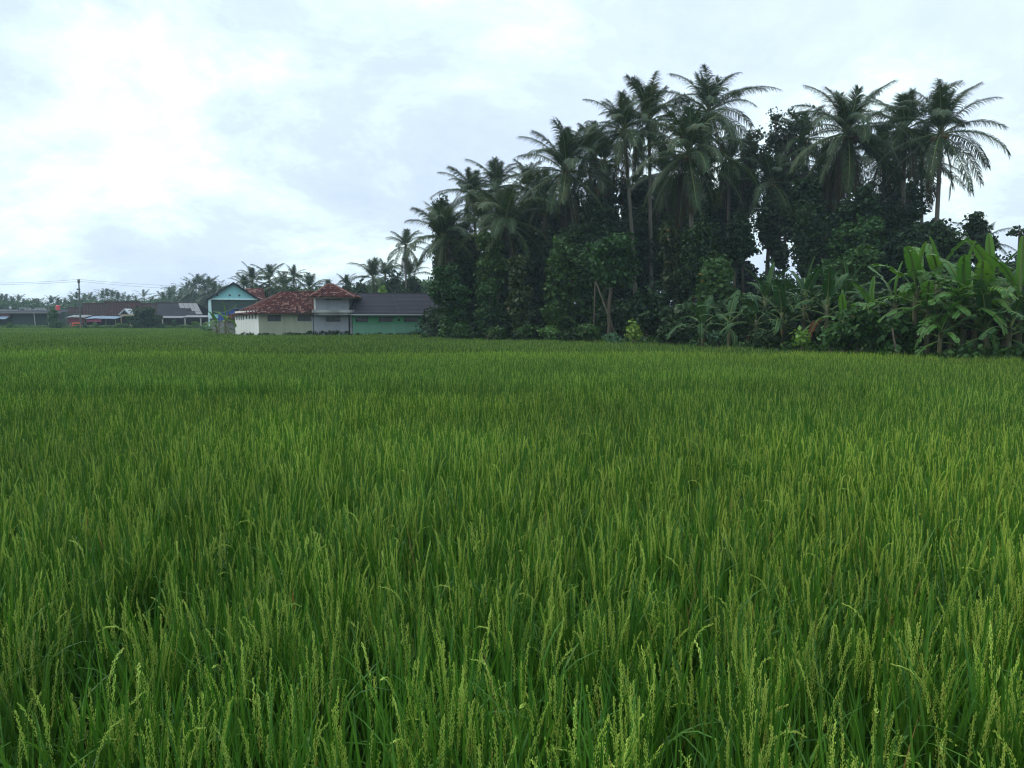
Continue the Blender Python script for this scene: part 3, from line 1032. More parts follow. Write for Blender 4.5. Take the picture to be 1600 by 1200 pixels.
mb.box(X(328.6, DB) - o[0], X(330.6, DB) - o[0], DB - .2 - o[1], DB + .1 - o[1], 0, 2.198)
mb.build('column', M['pale_teal'], blue)
mb = MB()
mb.box(X(334.2, DB) - o[0], bx1 - o[0], DB - .05 - o[1], DB + .15 - o[1], 2.25, gz0 - .032)
mb.build('parapet', M['teal_wall'], blue)
mb = MB()
mb.box(X(331, DB) - o[0], bx1 - o[0], DB + .05 - o[1], DB + .3 - o[1], 0, 2.248)
mb.build('lower_wall', M['brick_grey'], blue)
mb = MB()
for xx in (bx0, bx1 - .2):
    mb.box(xx - o[0], xx + .2 - o[0], DB + .32 - o[1], DB + 8.5 - o[1], 0, zg - .02)
mb.box(bx0 + .22 - o[0], bx1 - .22 - o[0], DB + 8.3 - o[1], DB + 8.5 - o[1], 0, zg - .02)
mb.build('wall', M['teal_wall'], blue)
mb = MB()
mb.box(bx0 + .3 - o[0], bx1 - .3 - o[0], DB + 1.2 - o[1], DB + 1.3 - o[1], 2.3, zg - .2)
mb.build('inner_wall', M['interior_shade'], blue)

# blue tarpaulin lean-to beside it
o = (X(352, 80), 80, 0)
tarp = empty('tarpaulin_shelter', o, 'dark blue tarpaulin shelter with a pale edge in front of the turquoise house', 'shelter')
a, b = P(341, 492.5, 80) - Vector(o), P(366, 482, 80) - Vector(o)
mb = MB()
ta, tb = a + Vector((0, 0, -.75)), b + Vector((0, 0, -.55))
for i in range(8):
    t0, t1 = i / 8, (i + 1) / 8
    w = lambda t: Vector((0, 0.06 * math.sin(t * 22), 0))
    mb.hexa([ta.lerp(tb, t0) + w(t0), ta.lerp(tb, t1) + w(t1), ta.lerp(tb, t1) + w(t1) + Vector((0, .04, 0)), ta.lerp(tb, t0) + w(t0) + Vector((0, .04, 0)),
             a.lerp(b, t0), a.lerp(b, t1), a.lerp(b, t1) + Vector((0, .04, 0)), a.lerp(b, t0) + Vector((0, .04, 0))])
mb.slab([a + Vector((0, .05, .0)), b + Vector((0, .05, 0)), b + Vector((0, 3, .1)), a + Vector((0, 3, .1))], 0.03)
mb.build('tarpaulin', M['blue_tarp'], tarp)
mb = MB()
mb.slab([a + Vector((-.1, -.08, .07)), b + Vector((.1, -.08, .07)), b + Vector((.1, .3, .09)), a + Vector((-.1, .3, .09))], 0.06)
mb.build('edge_strip', M['pale_blue'], tarp)
for p in (a, b):
    mb = MB()
    mb.box(p.x - .05, p.x + .05, 0.1, 0.2, 0, p.z - .1)
    mb.build('post', M['timber'], tarp)

# orange roof just behind the turquoise house
o = (X(398, 104), 107, 0)
oh = empty('orange_roof_house', o, 'house showing only its orange red roof slope behind the turquoise gable', 'house')
tiled(oh, 'roof_tiles', [P(384, 468, 104), P(416, 468, 104), P(411, 450.5, 107), P(384, 450.5, 107)], 0.35, 0.35, (M['tile_red'], M['tile_pale']), (0.8, 0.2), 33, loc0=o)
tiled(oh, 'roof_tiles', [P(416, 468, 110.5), P(384, 468, 110.5), P(384, 450.5, 107), P(411, 450.5, 107)], 0.5, 0.5, (M['tile_red'], M['tile_pale']), (0.8, 0.2), 34, loc0=o)
mb = MB()
mb.box(X(386, 104) - o[0], X(414, 104) - o[0], -2.4, 2.8, 0, Z(468.3, 104))
mb.build('wall', M['sand_wall'], oh)

# small grey lean-to against the bright side wall
o = (X(362, 68.5), 68.5, 0)
ln = empty('grey_lean_to', o, 'low grey brick lean-to with a tiled cap beside the bright cream side wall', 'shed')
mb = MB()
mb.box(X(352, 68.5) - o[0], X(366.5, 68.5) - o[0], 0, 2.0, 0, Z(498, 68.5))
mb.build('wall', M['brick_grey'], ln)
tiled(ln, 'roof_tiles', [P(350.5, 499, 68.1), P(367, 497.5, 68.1), P(367.3, 490.5, 70.8), P(354, 492.5, 70.8)], 0.25, 0.3, RED, (0.5, 0.2, 0.3), 35, loc0=o)

# --- far left: brown tiled row house with stalls
DH = 130.0
HO = Vector((X(180, DH), DH + 4, 0))
row = empty('brown_row_house', HO, 'long low row house with dark brown stepped tile roofs behind red stalls', 'house')
BR = (M['tile_brown'], M['tile_dark'], M['tile_red'], M['tile_pale'])
BW = (0.62, 0.26, 0.09, 0.03)
for i, (pxa, pxb, ye, yr) in enumerate(((106, 128.5, 489.5, 481.5), (128, 163.5, 494, 475), (162.8, 219, 494, 472.2), (218.5, 246, 494, 475.2))):
    dd = 0.04 * i
    tiled(row, 'roof_tiles', [P(pxa, ye, DH + dd), P(pxb, ye, DH + dd), P(pxb, yr, DH + 4), P(pxa, yr, DH + 4)], 0.45, 0.42, BR, BW, 40 + i, loc0=HO, patch=0.3)
    tiled(row, 'roof_tiles', [P(pxb, ye, DH + 8), P(pxa, ye, DH + 8), P(pxa, yr, DH + 4), P(pxb, yr, DH + 4)], 0.8, 0.8, BR, BW, 50 + i, loc0=HO)
    mb = MB()
    mb.tube([P(pxa, yr - .3, DH + 4) - HO, P(pxb, yr - .3, DH + 4) - HO], 0.14, 6)
    mb.build('ridge_cap', M['tile_dark'], row)
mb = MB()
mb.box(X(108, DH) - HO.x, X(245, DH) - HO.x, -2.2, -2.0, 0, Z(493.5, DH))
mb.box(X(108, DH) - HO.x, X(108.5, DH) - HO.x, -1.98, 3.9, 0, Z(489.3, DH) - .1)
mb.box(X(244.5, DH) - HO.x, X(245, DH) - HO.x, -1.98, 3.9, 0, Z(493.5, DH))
mb.build('wall', M['interior_shade'], row)  # dark sheets, shade behind the stalls painted as colour
# porch with a small gable and an arch
mb = MB()
pz, pa = Z(491.2, 128.4), Z(483.6, 128.4)
gx0, gx1, gxm = X(188, 128.4), X(203, 128.4), X(196, 128.4)
for y_, fl in ((128.4, 1), (128.6, 0)):
    pts = [Vector((gx0, y_, pz)) - HO, Vector((gx1, y_, pz)) - HO, Vector((gxm, y_, pa)) - HO]
    mb.poly(pts if fl else pts[::-1])
pg = mb.build('porch_gable', M['tile_brown'], row)
mb = MB()
for (a, b) in (((gx0 - .15, pz + .02), (gxm, pa + .16)), ((gxm, pa + .16), (gx1 + .15, pz + .02))):
    mb.slab([Vector((a[0], 128.15, a[1])) - HO, Vector((b[0], 128.15, b[1])) - HO, Vector((b[0], 130.5, b[1])) - HO, Vector((a[0], 130.5, a[1])) - HO], 0.17)
mb.build('gable_trim', M['white_paint'], pg)
mb = MB()
ax0, ax1, az1 = X(188.5, 128.4), X(209, 128.4), pz - .01
acx, ar = X(196, 128.4), 0.72
zs_ = Z(499, 128.4)
N = 10
arc = [(acx - ar * math.cos(math.pi * i / N), zs_ + ar * 0.8 * math.sin(math.pi * i / N)) for i in range(N + 1)]
for i in range(N):
    (xa, za), (xb, zb_) = arc[i], arc[i + 1]
    mb.hexa([Vector(p) - HO for p in ((xa, 128.42, za), (xb, 128.42, zb_), (xb, 128.62, zb_), (xa, 128.62, za), (xa, 128.42, az1), (xb, 128.42, az1), (xb, 128.62, az1), (xa, 128.62, az1))])
mb.box(ax0 - HO.x, acx - ar - HO.x, 128.42 - HO.y, 128.62 - HO.y, 0, az1)
mb.box(acx + ar - HO.x, ax1 - HO.x, 128.42 - HO.y, 128.62 - HO.y, zs_ - .2, az1)
mb.box(acx + ar - HO.x, acx + ar + .35 - HO.x, 128.42 - HO.y, 128.62 - HO.y, 0, zs_ - .202)
mb.build('arch', M['sand_wall'], row)

# stalls in front of the row
DS = 126.5
for (nm, lab, cat, pa_, pb_, ytop, zbot, mats, roofm, banner) in (
        ('food_stall', 'roadside stall hung with a dull red banner under rusty pale sheets, beside the pole', 'stall', 107.5, 136, 495.2, 505, 'red_banner', 'zinc', (110, 135)),
        ('food_stall', 'roadside stall with a pink banner under a long pale blue awning', 'stall', 136.8, 184, 497.2, 503, 'pink_banner', 'pale_blue', (139, 161.5))):
    o = Vector((X((pa_ + pb_) / 2, DS), DS, 0))
    st = empty(nm, o, lab, cat, 'stalls in front of the row house')
    xa, xb = X(pa_, DS) - o.x, X(pb_, DS) - o.x
    zt = Z(ytop, DS)
    mb = MB()
    n = 7
    for i in range(n):
        u0, u1 = xa + (xb - xa) * i / n, xa + (xb - xa) * (i + 1) / n
        r_ = random.Random(i + 60)
        dz = r_.uniform(-.05, .06)
        mb.slab([(u0, -.9 + r_.uniform(-.1, .1), zt + dz - .06), (u1 + .05, -.9, zt + dz - .06), (u1 + .05, 1.6, zt + dz + .35), (u0, 1.6, zt + dz + .35)], 0.04)
    mb.build('awning', M[roofm], st)
    for px in np.linspace(pa_ + .8, pb_ - .8, 4):
        mb = MB()
        mb.box(X(px, DS) - o.x - .05, X(px, DS) - o.x + .05, -.6, -.5, 0, zt - .12)
        mb.build('post', M['timber'], st)
    mb = MB()
    b0_, b1_ = X(banner[0], DS) - o.x, X(banner[1], DS) - o.x
    zb0, zb1 = Z(zbot, DS), zt - .16
    for i in range(8):
        u0, u1 = b0_ + (b1_ - b0_) * i / 8, b0_ + (b1_ - b0_) * (i + 1) / 8
        wv = lambda k: 0.05 * math.sin(k * 2.3)
        mb.hexa([(u0, -.66 + wv(i), zb0), (u1, -.66 + wv(i + 1), zb0), (u1, -.64 + wv(i + 1), zb0), (u0, -.64 + wv(i), zb0), (u0, -.64, zb1), (u1, -.64, zb1), (u1, -.62, zb1), (u0, -.62, zb1)])
    mb.build('banner', M[mats], st)
    mb = MB()
    mb.box(xa + .1, xb - .1, .5, .6, 0, zt - .1)
    mb.build('back_panel', M['interior_shade'], st)  # near-black panel, the stall's shaded inside put into its colour
    mb = MB()
    mb.box(xa + .3, xb - .6, -.2, .35, .72, .8)
    for xx in (xa + .35, xb - .75):
        mb.box(xx, xx + .08, -.1, .25, 0, .718)
    mb.build('counter', M['timber'], st)
o = Vector((X(119, 125), 125, 0))
be = empty('orange_bench', o, 'low orange red bench standing in front of the red bannered stall', 'bench')
mb = MB()
mb.box(-.85, .85, -.22, .22, 1.12, 1.26)
mb.build('seat', M['orange_paint'], be)
mb = MB()
mb.box(-.85, .85, .18, .24, 1.5, 1.72)
mb.box(-.8, -.7, .18, .24, 1.262, 1.498)
mb.box(.7, .8, .18, .24, 1.262, 1.498)
mb.build('backrest', M['orange_paint'], be)
for sx in (-.75, .75):
    mb = MB()
    mb.box(sx - .06, sx + .06, -.2, .2, 0, 1.118)
    mb.build('leg', M['orange_paint'], be)

# grey roofed house with pale metal sheets
o = Vector((X(285, DH), DH + 4, 0))
gh = empty('grey_roof_house', o, 'low house with a slate grey roof patched with pale metal sheets on the right', 'house')
ra, rb, rc, rd = P(247, 494.5, DH), P(319, 494.5, DH), P(308, 474.0, DH + 4.4), P(243.5, 473.4, DH + 4.4)
mb = MB()
mb.slab([p - o for p in (ra, rb, rc, rd)], 0.08)
bk0, bk1 = Vector((ra.x, DH + 9, ra.z)), Vector((rb.x, DH + 9, rb.z))
mb.slab([p - o for p in (bk1, bk0, rd, rc)], 0.08)
for i in range(24):
    t = i / 24
    p, q_ = ra.lerp(rb, t) - o + Vector((0, 0, .015)), rd.lerp(rc, t) - o + Vector((0, 0, .015))
    mb.tube([p, q_], 0.035, 4, 0)
rf = mb.build('roof', M['roof_slate'], gh)
mb = MB()
mb.tube([rd - o + Vector((0, 0, .04)), rc - o + Vector((0, 0, .04))], .12, 6)
mb.build('ridge_cap', M['tile_dark'], gh)


def on_roof(u, v, lift):
    return ra.lerp(rb, u).lerp(rd.lerp(rc, u), v) - o + Vector((0, -lift * .4, lift))


rs_ = random.Random(4)
sheets = [(0.545 + .113 * i, 0.545 + .113 * (i + 1) - .008, 0.60 + rs_.uniform(-.02, .02), 0.985) for i in range(4)]
sheets += [(0.79, 0.985, .37, .585), (0.85, 0.985, .14, .35), (0.66, 0.78, .42, .57)]
for i, (u0, u1, v0, v1) in enumerate(sheets):
    mb = MB()
    k = 5
    for j in range(k):
        a0_, a1_ = u0 + (u1 - u0) * j / k, u0 + (u1 - u0) * (j + .9) / k
        mb.slab([on_roof(a0_, v0, .075), on_roof(a1_, v0, .075), on_roof(a1_, v1, .075), on_roof(a0_, v1, .075)], .03)
    mb.build('roof_sheet', M['zinc'] if i != 6 else M['tile_brown'], rf)
mb = MB()
for (pa_, pb_, yy) in ((249, 291, 496.3), (286, 323, 495.3)):
    a, b = P(pa_, yy, DH - 1.2) - o, P(pb_, yy, DH - 1.2) - o
    mb.slab([a, b, b + Vector((0, 1.5, .3)), a + Vector((0, 1.5, .3))], .10)
mb.build('eave', M['zinc'], gh)
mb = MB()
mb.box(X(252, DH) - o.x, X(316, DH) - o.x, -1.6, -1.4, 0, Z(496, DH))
mb.build('wall', M['interior_shade'], gh)  # dark sheet under the eave, porch shade painted as colour
for px in (253.8, 289, 313.5):
    mb = MB()
    mb.box(X(px, DH - 1) - o.x - .09, X(px, DH - 1) - o.x + .09, -5.0, -4.85, 0, Z(497.3, DH - 1))
    mb.build('post', M['pale_timber'], gh)

# long green sided shed at the picture's left edge
o = Vector((X(50, DH), DH + 3, 0))
shed = empty('green_shed', o, 'long flat roofed shed with dark green sides and a pale roof edge', 'shed')
xa, xb = X(-40, DH) - o.x, X(98.5, DH) - o.x
zr = Z(488, DH)
mb = MB()
mb.slab([(xa, -3.9, zr), (xb + .25, -3.9, zr), (xb + .25, 4.4, zr + .55), (xa, 4.4, zr + .55)], .08)
mb.build('roof', M['roof_slate'], shed)
mb = MB()
mb.box(xa, xb + .3, -4.0, -3.905, zr - .2, zr + .04)
mb.build('roof_edge', M['zinc'], shed)
for i, (pa_, pb_) in enumerate(((-40, -10), (-9.6, 20), (20.4, 57), (57.5, 78.5), (79, 92))):
    mb = MB()
    mb.box(X(pa_, DH) - o.x, X(pb_, DH) - o.x, -3.1, -3.0, 0.2, zr - .12)
    mb.build('side_panel', M['shed_green'], shed)
for px in (-9.8, 57.2, 78.7, 95.5):
    mb = MB()
    mb.tube([(X(px, DH) - o.x, -3.3, 0), (X(px, DH) - o.x - (.25 if px > 90 else 0), -3.6, zr - .2)], .07, 6)
    mb.build('post', M['pale_timber'] if px < 90 else M['timber'], shed)
mb = MB()
mb.box(X(-40, DH) - o.x, X(21, DH) - o.x, -3.75, -3.7, zr - .62, zr - .26)
mb.build('banner', M['red_banner'], shed)
mb = MB()
mb.slab([(X(-30, DH) - o.x, -5.0, zr - 1.15), (X(20.5, DH) - o.x, -5.0, zr - 1.15), (X(20.5, DH) - o.x, -3.8, zr - .66), (X(-30, DH) - o.x, -3.8, zr - .66)], .05)
mb.build('awning', M['pale_blue'], shed)
mb = MB()
for (pa_, pb_, yy) in ((36, 54, 481.5), (45, 78, 484.2), (60, 76, 481.6), (2, 33, 484.6)):
    mb.box(X(pa_, DH + 6) - o.x, X(pb_, DH + 6) - o.x, 2, 2.2, Z(yy, DH + 6) - .08, Z(yy, DH + 6) + .08)
    for px in np.linspace(pa_ + 1, pb_ - 1, 3):
        mb.box(X(px, DH + 6) - o.x - .04, X(px, DH + 6) - o.x + .04, 2.05, 2.15, zr + .3, Z(yy, DH + 6) - .082)
mb.build('roof_rail', M['gutter'], shed)

# red water tank on a stand
o = Vector((X(91.5, DH + 5), DH + 5, 0))
tk = empty('water_tank', o, 'red water tank on a thin stand above the green shed', 'tank')
mb = MB()
za, zb_ = Z(485, DH + 5), Z(476.8, DH + 5)
mb.tube([(0, 0, za), (0, 0, za + .06), (0, 0, zb_ - .12), (0, 0, zb_ - .03), (0, 0, zb_)], [.30, .34, .34, .24, .12], 12)
mb.build('tank', M['red_paint'], tk)
for sx in (-.25, .25):
    for sy in (-.25, .25):
        mb = MB()
        mb.box(sx - .04, sx + .04, sy - .04, sy + .04, 0, za - .06)
        mb.build('leg', M['timber'], tk)
mb = MB()
mb.box(-.34, .34, -.34, .34, za - .058, za - .004)
mb.build('platform', M['timber'], tk)
# satellite dish on the shed roof
o = Vector((X(18.5, DH + 2), DH + 2, zr + .4))
sdh = empty('satellite_dish', o, 'small white satellite dish on the roof of the green shed', 'dish')
mb = MB()
for i in range(12):
    a, b = 2 * math.pi * i / 12, 2 * math.pi * (i + 1) / 12
    c0_, r_ = Vector((0, -.1, .5)), .26
    pa_ = c0_ + Vector((math.cos(a) * r_, -.12, math.sin(a) * r_))
    pb_ = c0_ + Vector((math.cos(b) * r_, -.12, math.sin(b) * r_))
    mb.poly([c0_, pa_, pb_])
    mb.poly([c0_ + Vector((0, .03, 0)), pb_ + Vector((0, .03, 0)), pa_ + Vector((0, .03, 0))])
mb.build('dish', M['white_paint'], sdh)
mb = MB()
mb.tube([(0, 0, -.1), (0, 0, .72)], .04, 6)
mb.build('mast', M['gutter'], sdh)

# utility pole and wires
DP = 125.0
o = Vector((X(126, DP), DP, 0))
pole = empty('utility_pole', o, 'dark concrete utility pole rising in front of the brown row house', 'pole')
zp = Z(436.5, DP)
mb = MB()
mb.tube([(0, 0, 0), (0, 0, zp)], [.16, .10], 8)
mb.build('shaft', M['pole'], pole)
mb = MB()
mb.box(-.16, .16, -.12, -.11 + .2, zp - .62, zp - .12)
mb.build('bracket', M['pole'], pole)
for sx in (-.15, .15):
    mb = MB()
    mb.tube([(sx, 0, zp - .1), (sx, 0, zp + .03), (sx, 0, zp + .08)], [.05, .05, .02], 6)
    mb.build('insulator', M['pole'], pole)
mb = MB()
mb.box(-.3, .08, -.2, .2, Z(453.5, DP), Z(451, DP))
mb.build('junction_box', M['pole'], pole)
for lab, a, b, sag in (('upper thin power line running left from the pole across the sky', (-.15, zp), P(-120, 437.5, DP + 8), .55),
                       ('lower thin power line running left from the pole across the sky', (-.15, zp - .35), P(-120, 443, DP + 8), .35),
                       ('upper thin power line running right from the pole towards the turquoise house', (.15, zp), P(330, 446.5, DP + 30), .35),
                       ('lower thin power line running right from the pole towards the turquoise house', (.15, zp - .3), P(330, 451.5, DP + 30), .35)):
    p0 = o + Vector((a[0], 0, a[1]))
    mb = MB()
    mb.tube([p0.lerp(b, i / 24) - Vector((0, 0, sag * 4 * (i / 24) * (1 - i / 24))) for i in range(25)], .017, 4)
    tag(mb.build('power_line', M['wire']), lab, 'power line', 'power lines at the pole')


# ------------------------------------------------------------------ coconut palms
def frond_quads(rng, e0, bend, L, nl, lmax, wid, seg=3, droop=0.8, ragged=0.06):
    """one feather leaf that starts at elevation e0 (deg) along +X and arches over by bend (deg); leaflets hang by gravity"""
    K = 14
    pts, tans, p, up = [], [], Vector((0, 0, 0)), Vector((0, 0, 1))
    side_bow = rng.uniform(-0.18, 0.18)
    for i in range(K + 1):
        s = i / K
        a = R(e0 - bend * s ** 1.25)
        yaw = side_bow * s
        t = Vector((math.cos(a) * math.cos(yaw), math.cos(a) * math.sin(yaw), math.sin(a)))
        pts.append(p.copy())
        tans.append(t)
        p = p + t * (L / K)
    Q = []
    roll = rng.uniform(-0.5, 0.5)
    for sd_ in (-1, 1):
        for j in range(nl):
            if rng.random() < ragged:
                continue
            s = 0.13 + 0.87 * (j + rng.uniform(0.2, 0.8)) / nl
            f = s * K
            k = min(int(f), K - 1)
            q = pts[k].lerp(pts[k + 1], f - k)
            t = tans[k]
            sv = t.cross(up)
            sv = (sv.normalized() if sv.length > 0.05 else Vector((0, 1, 0))) * -sd_
            nv = sv.cross(t).normalized()
            if nv.z < 0:
                nv = -nv
            sv = (sv * math.cos(roll * s * sd_) + nv * math.sin(roll * s * sd_)).normalized()
            ang = R(72 - 36 * s + rng.uniform(-8, 8))
            d = (sv * math.sin(ang) + t * math.cos(ang) + nv * rng.uniform(-0.05, 0.28)).normalized()
            ln = lmax * (0.45 + 1.9 * s - 1.95 * s * s) / 0.95 * rng.uniform(0.8, 1.12)
            w = (t - d * t.dot(d))
            w = w.normalized() * wid if w.length > 1e-4 else Vector((wid, 0, 0))
            cur, dd = q, d
            ws = [0.7, 1.0, 0.7, 0.12] if seg == 3 else [0.9, 0.15]
            for m_ in range(seg):
                nx = cur + dd * (ln / seg)
                Q.append([cur - w * ws[m_], cur + w * ws[m_], nx + w * ws[m_ + 1], nx - w * ws[m_ + 1]])
                dd = (dd + Vector((0, 0, -droop * rng.uniform(0.7, 1.2)))).normalized()
                cur = nx
    return Q, pts


AGES = [(87, 14, 2.6), (75, 52, 3.6), (60, 66, 4.3), (44, 72, 4.7), (28, 74, 4.8), (12, 70, 4.7), (-4, 62, 4.6), (-22, 48, 4.4), (-44, 32, 4.2), (-70, 14, 4.0)]
FROND = []
for i, (e0, bend, L) in enumerate(AGES):
    vs_ = []
    for v in range(3):
        rng = random.Random(500 + i * 10 + v)
        Q, pts = frond_quads(rng, e0 + rng.uniform(-4, 4), bend + rng.uniform(-8, 10), L * rng.uniform(.95, 1.05), 96, 0.96, 0.0200, 3, (0.22 if i < 1 else 0.50) + 0.05 * i, 0.10 if i < 7 else 0.25)
        mb = MB()
        mb.tube(pts, [0.045 * (1 - 0.85 * k / 14) + 0.004 for k in range(15)], 4, 0)
        vs_.append(quads_mesh('palm_frond_leaf', Q, [M['frond'], M['midrib']], mb))
    FROND.append(vs_)
mb = MB()
for k in range(7):
    a = 2 * math.pi * k / 6
    c0_ = Vector((math.cos(a) * .17, math.sin(a) * .17, 0.03 * (k % 2))) if k < 6 else Vector((0, 0, -.14))
    mb.tube([c0_ + Vector((0, 0, z)) for z in (-.13, -.08, 0.02, .1, .14)], [.03, .10, .125, .08, .02], 7, 0)
NUTS = mb.mesh('coconut_bunch', M['coconut'], True)


def trunk_mesh(base, top, r0, r1, bow, mat, n=10, sides=8, name='trunk'):
    mb = MB()
    pts = []
    mid = (base + top) / 2 + bow
    for i in range(n + 1):
        t = i / n
        pts.append(base * (1 - t) ** 2 + mid * 2 * t * (1 - t) + top * t * t)
    mb.tube(pts, [r0 * (1 - t) ** 3 * 0.7 + r0 * 0.62 * (1 - t) + r1 * t + 0.02 for t in (i / n for i in range(n + 1))], sides, 0)
    return mb.mesh(name, mat, True)


def palm(label, px, py, D, base_px, scale=1.0, nf=30, seed=0, dead=0, wild=0.0, group=None, nuts=3, pale=0.0, cat='palm tree'):
    rng = random.Random(seed + 7000)
    nf += 8 if D < 70 else 0
    bias, gx_, gy_ = rng.uniform(-.8, .6), rng.uniform(-.12, .12), rng.uniform(-.12, .12)
    scale *= .80
    top = P(px, py + (6 if D < 70 else 8), D)
    base = Vector((X(base_px, D), D + rng.uniform(-.4, .4), 0))
    e = empty('coconut_palm', base, label, cat, group)
    tl = top - base
    link('trunk', trunk_mesh(Vector((0, 0, 0)), tl, 0.19 * scale, 0.115 * scale, Vector((tl.x * -0.18 + rng.uniform(-.2, .2), rng.uniform(-.3, .3), 0)), M['palm_trunk']), e)
    mb = MB()
    mb.tube([tl + Vector((0, 0, z)) * scale for z in (-.25, 0.0, .35, .9)], [.14 * scale, .24 * scale, .17 * scale, .03 * scale], 7, 0)
    mb.build('crown_shaft', M['banana_stem'], e, True)
    az = rng.uniform(0, 6.283)
    for k in range(nf):
        s = (k + 0.5) / nf
        az += 2.39996 + rng.uniform(-.25, .25)
        a = min(8, max(0, int(s ** 1.08 * 8.6 + bias * math.sin(3.14 * s) + rng.uniform(-.7, .7))))
        me = rng.choice(FROND[a])
        lift = Vector((math.cos(az), math.sin(az), 0)) * (0.10 * scale) + Vector((0, 0, 0.30 * (1 - s)))
        mat = M['frond_pale'] if rng.random() < pale else None
        link('frond', me, e, tl + lift * scale, (gx_ + rng.uniform(-.10, .10), gy_ + rng.uniform(-.12, .12), az), scale * rng.uniform(.82, 1.12), mat)
    for k in range(dead):
        az += 2.39996
        link('dead_frond', rng.choice(FROND[9]), e, tl + Vector((math.cos(az) * .15, math.sin(az) * .15, -.2)), (rng.uniform(-.1, .1), rng.uniform(-.1, .1), az), scale * rng.uniform(.85, 1.1), M['frond_dead'])
    for k in range(nuts):
        a = rng.uniform(0, 6.28)
        link('coconut_bunch', NUTS, e, tl + Vector((math.cos(a) * .38, math.sin(a) * .38, -.25)) * scale, (0, 0, a), scale)
    return e


G = 'coconut palms of the grove'
palm('palm leaning left at the bushy edge of the grove, above the green building', 694, 368, 52, 742, .92, 24, 1, 2, pale=.2, group=G)
palm('first of two palm crowns standing close together up the left slope of the grove', 738, 300, 58, 752, .88, 24, 2, 1, group=G)
palm('palm crown with upright young leaves rising between two drooping ones on the left slope', 776, 288, 59, 780, .9, 22, 3, 1, group=G)
palm('palm with long pale drooping fronds hanging over the bushes of the left slope', 790, 345, 50, 815, 1.05, 26, 4, 4, pale=.5, group=G)
palm('half hidden palm with yellowing lower fronds below the twin crowns', 755, 345, 55, 770, .95, 22, 41, 3, pale=.5, group=G)
palm('small palm crown peeping out behind the big left slope palm', 823, 290, 62, 830, .8, 20, 5, 1, group=G)
palm('broad palm with a slender trunk leaning right, largest on the left slope', 884, 266, 51, 915, 1.12, 28, 6, 3, pale=.35, group=G)
palm('palm tip standing just right of and behind the broad left slope palm', 922, 228, 60, 925, .85, 20, 7, 1, group=G)
palm('tall palm with a bare grey straight trunk, left of the twin trunks', 975, 200, 50, 996, .98, 26, 8, 2, pale=.2, group=G)
palm('tall palm with a bare grey trunk, right one of the pair of visible trunks', 1014, 185, 52, 1020, 1.0, 26, 9, 2, pale=.2, group=G)
palm('tallest palm of the grove, its feathery fronds standing out against the sky', 1108, 172, 54, 1092, 1.18, 26, 10, 2, group=G)
palm('large palm in front of the tallest one, with hanging fronds and coconuts', 1076, 238, 43.5, 1090, 1.08, 30, 11, 3, nuts=5, pale=.3, group=G)
palm('dim palm hidden among the trunks below the tallest palm', 1040, 272, 56, 1045, .95, 22, 42, 4, group=G)
palm('dark palm seen against the sky gap in the middle of the grove', 1206, 282, 54, 1200, .95, 22, 12, 5, group=G)
palm('palm with a thick skirt of dead hanging fronds, right of the sky gap', 1324, 205, 46, 1328, 1.14, 30, 13, 12, group=G)
palm('narrow dark palm between the skirted palm and the lone outer palm', 1414, 198, 49, 1408, 1.0, 26, 14, 6, group=G)
palm('dim palm whose fronds cross behind the skirted palm', 1380, 240, 54, 1376, .98, 24, 15, 5, group=G)
palm('outermost right palm on a curved thin trunk, with long drooping fronds against the sky', 1470, 205, 44, 1458, 1.04, 18, 16, 3, nuts=2, group=G)
palm('dim palm behind the sparse tall tree', 1255, 215, 56, 1262, .9, 20, 17, 3, group=G)
palm('dim palm crown filling the slope behind the broad left slope palm', 850, 305, 58, 856, .95, 20, 51, 3, group=G)
palm('dim palm crown just left of the tall bare trunks', 944, 250, 58, 948, .95, 20, 52, 3, group=G)
palm('dim palm crown right of the large hanging front palm', 1140, 250, 57, 1136, .95, 20, 53, 3, group=G)
palm('dim palm crown tucked left under the skirted palm', 1292, 262, 57, 1294, .95, 20, 54, 4, group=G)
palm('dim palm crown low between the narrow dark palm and the outermost palm', 1440, 250, 52, 1436, .9, 18, 55, 4, group=G)
palm('short palm low behind the banana plants near the right edge', 1528, 378, 50, 1530, .62, 18, 18, 0, nuts=0, group=G)
palm('slender lone palm at the left tip of the grove, over the dark roof', 634, 378, 84, 637, .80, 22, 19, 3, nuts=1, group=G)

# low detail palms for the far distance: a trunk and one crown mesh
FAR = []
for v in range(6):
    rng = random.Random(900 + v)
    allq = []
    az = rng.uniform(0, 6.28)
    nf = rng.randint(17, 22)
    for k in range(nf):
        az += 2.39996
        s = (k + .5) / nf
        e0, bend, L = AGES[min(8, int(s ** .88 * 8.6))]
        Q, _ = frond_quads(rng, e0, bend, L, 20, 0.9, 0.075, 1, .5, .1)
        c_, s_ = math.cos(az), math.sin(az)
        for q in Q:
            allq.append([(p.x * c_ - p.y * s_, p.x * s_ + p.y * c_, p.z) for p in q])
    FAR.append(quads_mesh('far_palm_crown', allq, [M['frond']]))


def far_palm(label, px, py, D, scale, seed, group):
    rng = random.Random(seed + 8000)
    top = P(px, py, D)
    base = Vector((top.x + rng.uniform(-1.2, 1.2), D + rng.uniform(-1, 1), 0))
    e = empty('coconut_palm', base, label, 'palm tree', group)
    tl = top - base
    link('trunk', trunk_mesh(Vector((0, 0, 0)), tl, .2, .13, Vector((rng.uniform(-.5, .5), 0, 0)), M['palm_trunk'], 5, 6), e)
    link('crown', rng.choice(FAR), e, tl, (rng.uniform(-.06, .06), rng.uniform(-.06, .06), rng.uniform(0, 6.28)), scale)
    return e


